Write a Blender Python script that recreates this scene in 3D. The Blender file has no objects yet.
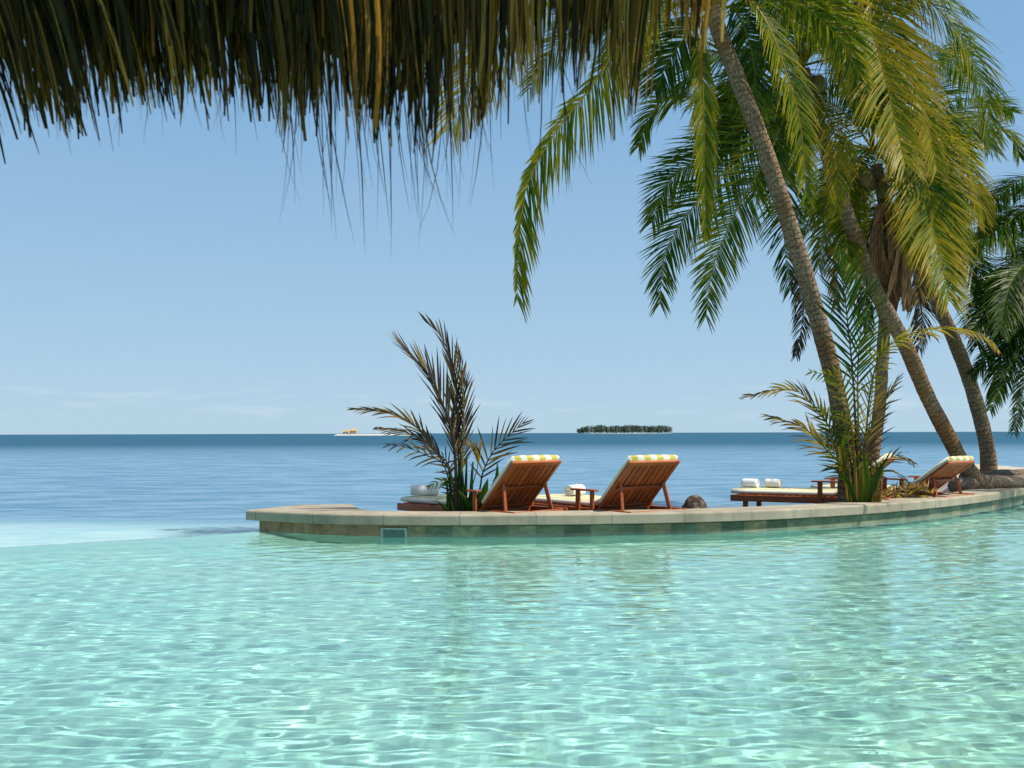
import bpy, math, random
import numpy as np
from mathutils import Vector, Matrix

random.seed(11); np.random.seed(11)
sc = bpy.context.scene
COL = sc.collection
R = math.radians

# ------------------------------------------------------------------ camera
F = 35.0 / 36.0 * 1024.0
EYE = 1.25
HOR = 49.0                       # horizon lies this many pixels under the picture centre
ROLL = R(0.17)
cam_d = bpy.data.cameras.new('camera')
cam_d.lens = 35.0; cam_d.sensor_width = 36.0
cam_d.shift_y = HOR / 1024.0
cam_d.clip_start = 0.05; cam_d.clip_end = 30000
cam_d.dof.use_dof = True; cam_d.dof.focus_distance = 13.0; cam_d.dof.aperture_fstop = 6.3
cam = bpy.data.objects.new('camera', cam_d); COL.objects.link(cam)
cam.matrix_world = Matrix.Translation((0, 0, EYE)) @ Matrix.Rotation(R(90), 4, 'X') @ Matrix.Rotation(-ROLL, 4, 'Z')
sc.camera = cam

# ------------------------------------------------------------------ sky, sun, exposure
HAZE_SKY = ((0.0, (4.0, 5.6, 6.9)), (0.10, (3.25, 5.0, 6.65)), (0.30, (2.1, 3.9, 6.15)), (0.6, (1.5, 3.1, 5.7)))
SUN_EL, SUN_AZ = R(57), R(109)    # azimuth clockwise from +Y (away from the camera); 90 = right
TOSUN = Vector((math.sin(SUN_AZ) * math.cos(SUN_EL), math.cos(SUN_AZ) * math.cos(SUN_EL), math.sin(SUN_EL)))
world = bpy.data.worlds.new('World'); sc.world = world
world.use_nodes = True
wn, wl = world.node_tree.nodes, world.node_tree.links
wn.clear()
w_out = wn.new('ShaderNodeOutputWorld'); w_bg = wn.new('ShaderNodeBackground')
sky = wn.new('ShaderNodeTexSky'); sky.sky_type = 'NISHITA'; sky.sun_disc = False
sky.sun_elevation = SUN_EL; sky.sun_rotation = SUN_AZ
sky.altitude = 0; sky.air_density = 1.0; sky.dust_density = 0.6; sky.ozone_density = 1.6
# thin low cloud streaks over the horizon
tc = wn.new('ShaderNodeTexCoord'); sep = wn.new('ShaderNodeSeparateXYZ')
wl.new(tc.outputs['Generated'], sep.inputs[0])
mp = wn.new('ShaderNodeMapping'); mp.inputs['Scale'].default_value = (9, 9, 70)
wl.new(tc.outputs['Generated'], mp.inputs[0])
nz = wn.new('ShaderNodeTexNoise'); nz.inputs['Scale'].default_value = 1.6; nz.inputs['Detail'].default_value = 6
wl.new(mp.outputs[0], nz.inputs['Vector'])
r1 = wn.new('ShaderNodeMapRange'); r1.inputs[1].default_value = 0.52; r1.inputs[2].default_value = 0.78
wl.new(nz.outputs['Fac'], r1.inputs[0])
r2 = wn.new('ShaderNodeMapRange'); r2.interpolation_type = 'SMOOTHSTEP'
r2.inputs[1].default_value = 0.058; r2.inputs[2].default_value = 0.025
wl.new(sep.outputs['Z'], r2.inputs[0])
r3 = wn.new('ShaderNodeMapRange'); r3.interpolation_type = 'SMOOTHSTEP'
r3.inputs[1].default_value = 0.008; r3.inputs[2].default_value = 0.02
wl.new(sep.outputs['Z'], r3.inputs[0])
m1 = wn.new('ShaderNodeMath'); m1.operation = 'MULTIPLY'
wl.new(r1.outputs[0], m1.inputs[0]); wl.new(r2.outputs[0], m1.inputs[1])
m2 = wn.new('ShaderNodeMath'); m2.operation = 'MULTIPLY'
wl.new(m1.outputs[0], m2.inputs[0]); wl.new(r3.outputs[0], m2.inputs[1])
m3 = wn.new('ShaderNodeMath'); m3.operation = 'MULTIPLY'; m3.inputs[1].default_value = 0.2
wl.new(m2.outputs[0], m3.inputs[0])
# pale sea haze low in the sky
hz = wn.new('ShaderNodeMapRange'); hz.interpolation_type = 'SMOOTHSTEP'
hz.inputs[1].default_value = 0.85; hz.inputs[2].default_value = 0.30; hz.inputs[3].default_value = 0.0; hz.inputs[4].default_value = 0.94
wl.new(sep.outputs['Z'], hz.inputs[0])
hz_mix = wn.new('ShaderNodeMix'); hz_mix.data_type = 'RGBA'
hz_r = wn.new('ShaderNodeValToRGB'); els = hz_r.color_ramp.elements
els.new(0.2); els.new(0.5)
for e_, (p_, c_) in zip(els, HAZE_SKY): e_.position = p_; e_.color = (c_[0] / 8, c_[1] / 8, c_[2] / 8, 1)
hz_v = wn.new('ShaderNodeVectorMath'); hz_v.operation = 'SCALE'; hz_v.inputs['Scale'].default_value = 8.0
wl.new(sep.outputs['Z'], hz_r.inputs[0]); wl.new(hz_r.outputs[0], hz_v.inputs[0]); wl.new(hz_v.outputs[0], hz_mix.inputs['B'])
wl.new(hz.outputs[0], hz_mix.inputs['Factor']); wl.new(sky.outputs[0], hz_mix.inputs['A'])
mixw = wn.new('ShaderNodeMix'); mixw.data_type = 'RGBA'
mixw.inputs['B'].default_value = (8.5, 9.0, 9.6, 1)
wl.new(m3.outputs[0], mixw.inputs['Factor']); wl.new(hz_mix.outputs['Result'], mixw.inputs['A'])
wl.new(mixw.outputs['Result'], w_bg.inputs['Color'])
w_bg.inputs['Strength'].default_value = 0.085
wl.new(w_bg.outputs[0], w_out.inputs['Surface'])

sun_d = bpy.data.lights.new('sun', 'SUN'); sun_d.energy = 4.2; sun_d.angle = R(0.53)
sun_d.color = (1.0, 0.95, 0.86)
sun = bpy.data.objects.new('sun', sun_d); COL.objects.link(sun)
sun.rotation_euler = TOSUN.to_track_quat('Z', 'Y').to_euler()
sun.location = (8, 6, 14)
sun_d.cycles.is_caustics_light = True

sc.view_settings.view_transform = 'Standard'; sc.view_settings.look = 'None'
sc.view_settings.gamma = 1.0; sc.view_settings.exposure = 0.47
try: sc.view_settings.use_curve_mapping = False
except Exception: pass
cy = sc.cycles
cy.use_denoising = True
try: cy.denoiser = 'OPENIMAGEDENOISE'
except Exception: pass
cy.max_bounces = 10; cy.transmission_bounces = 8; cy.transparent_max_bounces = 16
cy.diffuse_bounces = 3; cy.glossy_bounces = 4
cy.sample_clamp_indirect = 4.0; cy.blur_glossy = 0.5
cy.caustics_reflective = False; cy.caustics_refractive = True

def at(px, py, Y):
    """the point seen at pixel (px, py) that lies Y metres in front of the camera"""
    a = (px - 512.0) / F; b = (384.0 - py + HOR) / F
    c, s = math.cos(ROLL), math.sin(ROLL)
    return Vector((Y * (a * c + b * s), Y, EYE + Y * (-a * s + b * c)))

# ------------------------------------------------------------------ node helpers
class M:
    def __init__(self, name):
        self.m = bpy.data.materials.new(name); self.m.use_nodes = True
        self.t = self.m.node_tree; self.n = self.t.nodes; self.l = self.t.links
        self.n.clear(); self.out = self.n.new('ShaderNodeOutputMaterial')
    def node(self, kind, **kw):
        x = self.n.new(kind)
        for k, v in kw.items(): setattr(x, k, v)
        return x
    def put(self, sock, v):
        if hasattr(v, 'is_linked') or isinstance(v, bpy.types.NodeSocket): self.l.new(v, sock)
        else: sock.default_value = v
    def coord(self, which='Object', scale=None):
        c = self.node('ShaderNodeTexCoord').outputs[which]
        if scale is None: return c
        mp = self.node('ShaderNodeMapping'); mp.inputs['Scale'].default_value = scale
        self.l.new(c, mp.inputs[0]); return mp.outputs[0]
    def pos(self, scale=None):
        c = self.node('ShaderNodeNewGeometry').outputs['Position']
        if scale is None: return c
        mp = self.node('ShaderNodeMapping'); mp.inputs['Scale'].default_value = scale
        self.l.new(c, mp.inputs[0]); return mp.outputs[0]
    def noise(self, vec, scale, detail=4, rough=0.55, dist=0.0):
        x = self.node('ShaderNodeTexNoise'); x.inputs['Scale'].default_value = scale
        x.inputs['Detail'].default_value = detail; x.inputs['Roughness'].default_value = rough
        x.inputs['Distortion'].default_value = dist
        self.l.new(vec, x.inputs['Vector']); return x.outputs['Fac']
    def ramp(self, fac, stops, interp='LINEAR'):
        x = self.node('ShaderNodeValToRGB'); x.color_ramp.interpolation = interp
        e = x.color_ramp.elements
        while len(e) < len(stops): e.new(0.5)
        for i, (p, c) in enumerate(stops):
            e[i].position = p; e[i].color = (c[0], c[1], c[2], 1)
        self.l.new(fac, x.inputs[0]); return x.outputs[0]
    def math(self, op, a, b=0.0, c=0.0, clamp=False):
        x = self.node('ShaderNodeMath', operation=op, use_clamp=clamp)
        self.put(x.inputs[0], a); self.put(x.inputs[1], b); self.put(x.inputs[2], c)
        return x.outputs[0]
    def rng(self, v, a, b, c=0.0, d=1.0, smooth=True):
        x = self.node('ShaderNodeMapRange'); 
        if smooth: x.interpolation_type = 'SMOOTHSTEP'
        self.l.new(v, x.inputs[0])
        for i, q in enumerate((a, b, c, d)): self.put(x.inputs[i + 1], q)
        return x.outputs[0]
    def mix(self, f, a, b, mode='MIX'):
        x = self.node('ShaderNodeMix', data_type='RGBA', blend_type=mode)
        self.put(x.inputs['Factor'], f)
        for s, v in (('A', a), ('B', b)):
            if isinstance(v, (tuple, list)): v = (v[0], v[1], v[2], 1)
            self.put(x.inputs[s], v)
        return x.outputs['Result']
    def bump(self, h, strength=0.3, dist=0.02, normal=None):
        x = self.node('ShaderNodeBump'); x.inputs['Strength'].default_value = strength
        x.inputs['Distance'].default_value = dist
        self.l.new(h, x.inputs['Height'])
        if normal is not None: self.l.new(normal, x.inputs['Normal'])
        return x.outputs[0]
    def principled(self, col, rough=0.6, normal=None, spec=0.5, **kw):
        p = self.node('ShaderNodeBsdfPrincipled')
        if isinstance(col, (tuple, list)): col = (col[0], col[1], col[2], 1)
        self.put(p.inputs['Base Color'], col); self.put(p.inputs['Roughness'], rough)
        p.inputs['Specular IOR Level'].default_value = spec
        if normal is not None: self.l.new(normal, p.inputs['Normal'])
        for k, v in kw.items(): self.put(p.inputs[k], v)
        self.l.new(p.outputs[0], self.out.inputs['Surface'])
        return p

MAT = {}

def leaf_material(name, stops, translucent=0.52, gloss=0.010, rough=0.36, tint=(1.0, 1.0, 0.55)):
    m = M(name)
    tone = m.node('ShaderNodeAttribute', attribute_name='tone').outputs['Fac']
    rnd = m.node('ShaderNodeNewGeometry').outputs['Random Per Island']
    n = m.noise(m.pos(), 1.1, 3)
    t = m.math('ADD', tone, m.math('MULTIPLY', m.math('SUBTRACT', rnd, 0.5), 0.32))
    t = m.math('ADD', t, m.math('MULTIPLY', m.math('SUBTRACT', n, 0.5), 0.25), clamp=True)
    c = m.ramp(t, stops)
    d = m.node('ShaderNodeBsdfDiffuse'); tr = m.node('ShaderNodeBsdfTranslucent'); g = m.node('ShaderNodeBsdfGlossy')
    g.inputs['Roughness'].default_value = rough; g.inputs['Color'].default_value = (0.95, 0.92, 0.75, 1)
    m.l.new(c, d.inputs['Color'])
    tc_ = m.mix(1.0, c, tint, 'MULTIPLY')
    m.l.new(tc_, tr.inputs['Color'])
    a = m.node('ShaderNodeMixShader'); a.inputs[0].default_value = translucent
    m.l.new(d.outputs[0], a.inputs[1]); m.l.new(tr.outputs[0], a.inputs[2])
    b = m.node('ShaderNodeMixShader'); b.inputs[0].default_value = gloss
    m.l.new(a.outputs[0], b.inputs[1]); m.l.new(g.outputs[0], b.inputs[2])
    m.l.new(b.outputs[0], m.out.inputs['Surface'])
    return m.m

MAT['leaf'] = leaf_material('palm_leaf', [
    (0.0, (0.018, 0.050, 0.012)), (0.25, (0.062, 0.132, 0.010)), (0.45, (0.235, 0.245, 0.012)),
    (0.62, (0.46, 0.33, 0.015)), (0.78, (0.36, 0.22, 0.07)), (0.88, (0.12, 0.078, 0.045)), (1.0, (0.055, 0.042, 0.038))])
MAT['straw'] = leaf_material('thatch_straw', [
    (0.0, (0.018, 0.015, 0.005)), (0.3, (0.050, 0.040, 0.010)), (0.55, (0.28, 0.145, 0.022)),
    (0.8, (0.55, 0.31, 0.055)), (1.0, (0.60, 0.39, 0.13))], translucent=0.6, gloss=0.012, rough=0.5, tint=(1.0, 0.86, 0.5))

def trunk_material():
    m = M('palm_trunk_bark')
    uv = m.node('ShaderNodeUVMap').outputs[0]
    s = m.node('ShaderNodeSeparateXYZ'); m.l.new(uv, s.inputs[0])
    n1 = m.noise(m.pos((1, 1, 1)), 7, 4)
    v = m.math('ADD', s.outputs['Y'], m.math('MULTIPLY', n1, 0.2))
    ring = m.math('FRACT', m.math('DIVIDE', v, 0.085))
    dark = m.rng(ring, 0.0, 0.28, 1.0, 0.0)
    n2 = m.noise(m.pos((9, 9, 3)), 5, 5, 0.65)
    n3 = m.noise(m.pos(), 1.4, 3)
    c = m.ramp(n2, [(0.28, (0.07, 0.040, 0.020)), (0.5, (0.24, 0.155, 0.088)), (0.72, (0.46, 0.34, 0.225))])
    c = m.mix(m.rng(n3, 0.45, 0.7), c, (0.20, 0.105, 0.045))
    c = m.mix(m.math('MULTIPLY', m.math('MULTIPLY', dark, n2), m.rng(n3, 0.35, 0.6, 0.35, 1.25)), c, (0.06, 0.036, 0.022))
    h = m.math('ADD', m.math('MULTIPLY', dark, -1.0), m.math('MULTIPLY', n2, 0.8))
    m.principled(c, 0.9, m.bump(h, 0.9, 0.025), spec=0.2)
    return m.m
MAT['trunk'] = trunk_material()

def simple(name, stops, scale, rough=0.7, vscale=(1, 1, 1), bump=0.3, bdist=0.01, space='Object', spec=0.4, detail=5):
    m = M(name)
    v = m.coord('Object', vscale) if space == 'Object' else m.pos(vscale)
    n = m.noise(v, scale, detail, 0.6)
    m.principled(m.ramp(n, stops), rough, m.bump(n, bump, bdist), spec=spec)
    return m.m

MAT['fibre'] = simple('dead_frond_fibre', [(0.3, (0.05, 0.022, 0.012)), (0.48, (0.26, 0.115, 0.05)), (0.7, (0.50, 0.30, 0.15))], 7, 0.95, (8, 8, 0.6), 0.8, 0.02)
MAT['husk'] = simple('coconut_husk', [(0.3, (0.09, 0.08, 0.015)), (0.7, (0.20, 0.13, 0.03))], 8, 0.5)
MAT['rock'] = simple('dark_rock', [(0.3, (0.022, 0.014, 0.009)), (0.5, (0.07, 0.045, 0.03)), (0.75, (0.28, 0.22, 0.17))], 16, 0.9, bump=0.9, bdist=0.03)
MAT['log'] = simple('driftwood', [(0.25, (0.07, 0.045, 0.03)), (0.5, (0.22, 0.16, 0.11)), (0.8, (0.42, 0.34, 0.26))], 5, 0.9, (0.8, 9, 9), 0.9, 0.03)
MAT['pole'] = simple('round_pole_wood', [(0.3, (0.10, 0.065, 0.04)), (0.7, (0.25, 0.17, 0.1))], 6, 0.8, (9, 9, 1))
MAT['hut_wall'] = simple('hut_boards', [(0.3, (0.45, 0.26, 0.10)), (0.7, (0.62, 0.40, 0.17))], 2, 0.8)
MAT['hut_roof'] = simple('hut_thatch', [(0.3, (0.42, 0.26, 0.09)), (0.7, (0.62, 0.42, 0.16))], 2, 0.9)
MAT['white_sand'] = simple('white_sand', [(0.3, (0.52, 0.47, 0.39)), (0.7, (0.64, 0.60, 0.52))], 0.2, 0.95)
MAT['forest'] = simple('hazed_island_foliage', [(0.3, (0.06, 0.095, 0.07)), (0.7, (0.125, 0.17, 0.11))], 0.2, 0.9, space='World', spec=0.1)  # lighter bluish green: distance haze mixed into the foliage colour
MAT['plaster'] = simple('skimmer_frame_plastic', [(0.3, (0.34, 0.38, 0.31)), (0.7, (0.46, 0.49, 0.40))], 20, 0.4, bump=0.05)
MAT['skim_dark'] = simple('skimmer_flap_plastic', [(0.3, (0.06, 0.12, 0.09)), (0.7, (0.10, 0.18, 0.14))], 10, 0.3, bump=0.05)

def wood_material():
    m = M('oiled_teak')
    inf = m.node('ShaderNodeObjectInfo').outputs['Random']
    isl = m.node('ShaderNodeNewGeometry').outputs['Random Per Island']
    n = m.noise(m.coord('Object', (24, 3, 24)), 3, 6, 0.65, 0.6)
    c = m.ramp(n, [(0.25, (0.14, 0.026, 0.008)), (0.5, (0.33, 0.075, 0.017)), (0.78, (0.48, 0.14, 0.036))])
    k = m.math('ADD', 0.72, m.math('MULTIPLY', isl, 0.5))
    cc = m.node('ShaderNodeCombineXYZ')
    for i in range(3): m.l.new(k, cc.inputs[i])
    c = m.mix(1.0, c, cc.outputs[0], 'MULTIPLY')
    m.principled(c, 0.42, m.bump(n, 0.25, 0.004), spec=0.45)
    return m.m
MAT['teak'] = wood_material()

def cushion_material():
    m = M('striped_canvas')
    s = m.node('ShaderNodeSeparateXYZ'); m.l.new(m.coord('Object'), s.inputs[0])
    fr = m.math('FRACT', m.math('ADD', m.math('DIVIDE', s.outputs['X'], 0.2175), 0.75))
    st = m.math('LESS_THAN', fr, 0.5)
    n = m.noise(m.coord('Object'), 60, 3); n2 = m.noise(m.coord('Object'), 5, 3)
    c = m.mix(st, (0.80, 0.77, 0.62), (0.54, 0.46, 0.06))
    c = m.mix(m.math('MULTIPLY', n2, 0.25), c, (0.5, 0.47, 0.3))
    m.principled(c, 0.9, m.bump(m.math('ADD', n2, m.math('MULTIPLY', n, 0.15)), 0.35, 0.02), spec=0.2, **{'Sheen Weight': 0.2})
    return m.m
MAT['cushion'] = cushion_material()

def towel_material():
    m = M('white_towel')
    n = m.noise(m.coord('Object'), 150, 3)
    m.principled((0.80, 0.79, 0.77), 0.95, m.bump(n, 0.6, 0.006), spec=0.15, **{'Sheen Weight': 0.4})
    return m.m
MAT['towel'] = towel_material()

def coping_material():
    m = M('coping_stone')
    p = m.pos()
    n1 = m.noise(p, 2.2, 6, 0.6); n2 = m.noise(p, 45, 4, 0.7); n3 = m.noise(m.pos((1, 1, 0.25)), 6, 4)
    c = m.ramp(n1, [(0.28, (0.24, 0.20, 0.135)), (0.5, (0.36, 0.31, 0.22)), (0.75, (0.46, 0.405, 0.30))])
    c = m.mix(m.math('MULTIPLY', m.rng(n3, 0.5, 0.75), 0.5), c, (0.19, 0.175, 0.115))
    c = m.mix(m.math('MULTIPLY', n2, 0.3), c, (0.35, 0.31, 0.25))
    uv = m.node('ShaderNodeUVMap').outputs[0]
    s = m.node('ShaderNodeSeparateXYZ'); m.l.new(uv, s.inputs[0])
    j = m.math('FRACT', m.math('DIVIDE', s.outputs['X'], 0.92))
    jm = m.math('LESS_THAN', j, 0.012)
    c = m.mix(m.math('MULTIPLY', jm, 0.7), c, (0.12, 0.11, 0.09))
    h = m.math('SUBTRACT', m.math('ADD', n1, m.math('MULTIPLY', n2, 0.4)), m.math('MULTIPLY', jm, 0.6))
    m.principled(c, 0.85, m.bump(h, 0.35, 0.01), spec=0.3)
    return m.m
MAT['coping'] = coping_material()

def tile_material():
    m = M('waterline_slate_tile')
    uv = m.node('ShaderNodeUVMap').outputs[0]
    s = m.node('ShaderNodeSeparateXYZ'); m.l.new(uv, s.inputs[0])
    u = m.math('DIVIDE', s.outputs['X'], 0.335)
    cell = m.math('FLOOR', u); fr = m.math('FRACT', u)
    wn_ = m.node('ShaderNodeTexWhiteNoise', noise_dimensions='1D'); m.l.new(cell, wn_.inputs['W'])
    c = m.ramp(wn_.outputs['Value'], [(0.0, (0.06, 0.075, 0.035)), (0.22, (0.11, 0.135, 0.065)), (0.42, (0.085, 0.105, 0.055)),
                                      (0.62, (0.165, 0.17, 0.09)), (0.82, (0.20, 0.155, 0.07)), (1.0, (0.13, 0.15, 0.08))], 'CONSTANT')
    n = m.noise(m.pos((1, 1, 2)), 7, 5, 0.65)
    c = m.mix(m.rng(n, 0.35, 0.7), c, m.mix(1.0, c, (1.9, 1.9, 1.8), 'MULTIPLY'))
    jm = m.math('MAXIMUM', m.math('LESS_THAN', fr, 0.03), m.math('GREATER_THAN', fr, 0.985))
    c = m.mix(jm, c, (0.16, 0.17, 0.12))
    n4 = m.noise(m.pos(), 3, 3)
    z = m.node('ShaderNodeSeparateXYZ'); m.l.new(m.pos(), z.inputs[0])
    zz = m.math('ADD', z.outputs['Z'], m.math('MULTIPLY', m.math('SUBTRACT', n, 0.5), 0.05))
    c = m.mix(m.math('MULTIPLY', m.rng(zz, 0.045, 0.015), 0.45), c, (0.32, 0.32, 0.25))
    c = m.mix(m.math('MULTIPLY', m.rng(n4, 0.5, 0.7), 0.35), c, (0.05, 0.055, 0.03))
    m.principled(c, 0.45, m.bump(m.math('SUBTRACT', n, m.math('MULTIPLY', jm, 0.6)), 0.4, 0.008), spec=0.5)
    return m.m
MAT['tile'] = tile_material()

def endstone_material():
    m = M('brown_end_stone')
    n = m.noise(m.pos((1, 1, 0.6)), 9, 6, 0.65); n2 = m.noise(m.pos(), 2.5, 3)
    c = m.ramp(n, [(0.28, (0.17, 0.095, 0.05)), (0.5, (0.33, 0.20, 0.11)), (0.75, (0.43, 0.29, 0.18))])
    c = m.mix(m.math('MULTIPLY', m.rng(n2, 0.5, 0.7), 0.35), c, (0.10, 0.10, 0.045))
    m.principled(c, 0.8, m.bump(n, 0.5, 0.012), spec=0.3)
    return m.m
MAT['end_stone'] = endstone_material()

def pool_floor_material():
    m = M('aqua_pool_plaster')
    p = m.pos()
    n = m.noise(p, 0.7, 4, 0.5); n2 = m.noise(p, 14, 5, 0.7)
    c = m.ramp(n, [(0.3, (0.39, 0.76, 0.69)), (0.7, (0.47, 0.79, 0.64))])
    c = m.mix(m.math('MULTIPLY', n2, 0.25), c, (0.60, 0.82, 0.70))
    m.principled(c, 0.9, None, spec=0.1)
    return m.m
MAT['pool_floor'] = pool_floor_material()

MAT['weir'] = simple('pale_weir_plaster', [(0.3, (0.50, 0.66, 0.63)), (0.7, (0.62, 0.74, 0.69))], 1.5, 0.9, bump=0.1)

def pool_water_material():
    m = M('pool_water')
    g = m.node('ShaderNodeBsdfGlass'); g.inputs['IOR'].default_value = 1.33; g.inputs['Roughness'].default_value = 0.0
    g.inputs['Color'].default_value = (0.90, 0.985, 0.97, 1)
    m.l.new(g.outputs[0], m.out.inputs['Surface'])
    return m.m
MAT['pool_water'] = pool_water_material()

def sea_material():
    m = M('sea_water')
    p = m.pos()
    s = m.node('ShaderNodeSeparateXYZ'); m.l.new(p, s.inputs[0])
    big = m.noise(m.pos((0.02, 0.05, 0.05)), 1.0, 4, 0.6)
    d = m.math('ADD', s.outputs['Y'], m.math('MULTIPLY', m.math('SUBTRACT', big, 0.5), 8))
    midp = m.noise(m.pos((0.34, 1.05, 1)), 1.5, 9, 0.78)
    shallow = m.rng(m.math('ADD', d, m.math('MULTIPLY', m.math('SUBTRACT', midp, 0.5), 5.0)), 14.8, 18.2, 1.0, 0.0)
    deep = m.rng(d, 48, 150, 0.0, 1.0)
    patch = m.noise(m.pos((0.12, 0.25, 1)), 1.6, 5, 0.6)
    near = m.mix(m.rng(patch, 0.4, 0.65), (0.25, 0.47, 0.50), (0.38, 0.57, 0.57))
    mid = m.mix(m.rng(midp, 0.38, 0.62), (0.080, 0.200, 0.305), (0.195, 0.330, 0.430))
    c = m.mix(shallow, mid, m.mix(m.math('MULTIPLY', m.rng(midp, 0.38, 0.62), 0.55), near, (0.50, 0.64, 0.63)))
    c = m.mix(deep, c, (0.0, 0.072, 0.130))
    w1 = m.noise(m.pos((0.5, 1.5, 1)), 1.5, 5, 0.6); w2 = m.noise(m.pos((0.06, 0.22, 1)), 1.2, 4, 0.6)
    h = m.math('ADD', m.math('MULTIPLY', w1, 0.10), m.math('MULTIPLY', w2, 0.5))
    nrm = m.bump(h, 0.8, 1.0)
    df = m.node('ShaderNodeBsdfDiffuse'); gl = m.node('ShaderNodeBsdfGlossy'); gl.inputs['Roughness'].default_value = 0.2
    fr = m.node('ShaderNodeFresnel'); fr.inputs['IOR'].default_value = 1.33
    for q in (df, gl, fr): m.l.new(nrm, q.inputs['Normal'])
    m.l.new(c, df.inputs['Color'])
    fac = m.math('MINIMUM', fr.outputs[0], 0.24)        # wind-roughened water never mirrors fully
    mx = m.node('ShaderNodeMixShader'); m.l.new(fac, mx.inputs[0]); m.l.new(df.outputs[0], mx.inputs[1]); m.l.new(gl.outputs[0], mx.inputs[2])
    m.l.new(mx.outputs[0], m.out.inputs['Surface'])
    return m.m
MAT['sea'] = sea_material()

def sand_material():
    m = M('beach_sand')
    p = m.pos()
    n = m.noise(p, 3, 6, 0.65); n2 = m.noise(p, 60, 3)
    c = m.ramp(n, [(0.3, (0.40, 0.33, 0.24)), (0.55, (0.56, 0.49, 0.38)), (0.75, (0.64, 0.58, 0.47))])
    c = m.mix(m.math('MULTIPLY', n2, 0.35), c, (0.33, 0.27, 0.2))
    m.principled(c, 0.95, m.bump(m.math('ADD', n, m.math('MULTIPLY', n2, 0.2)), 0.6, 0.04), spec=0.2)
    return m.m
MAT['sand'] = sand_material()

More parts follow.
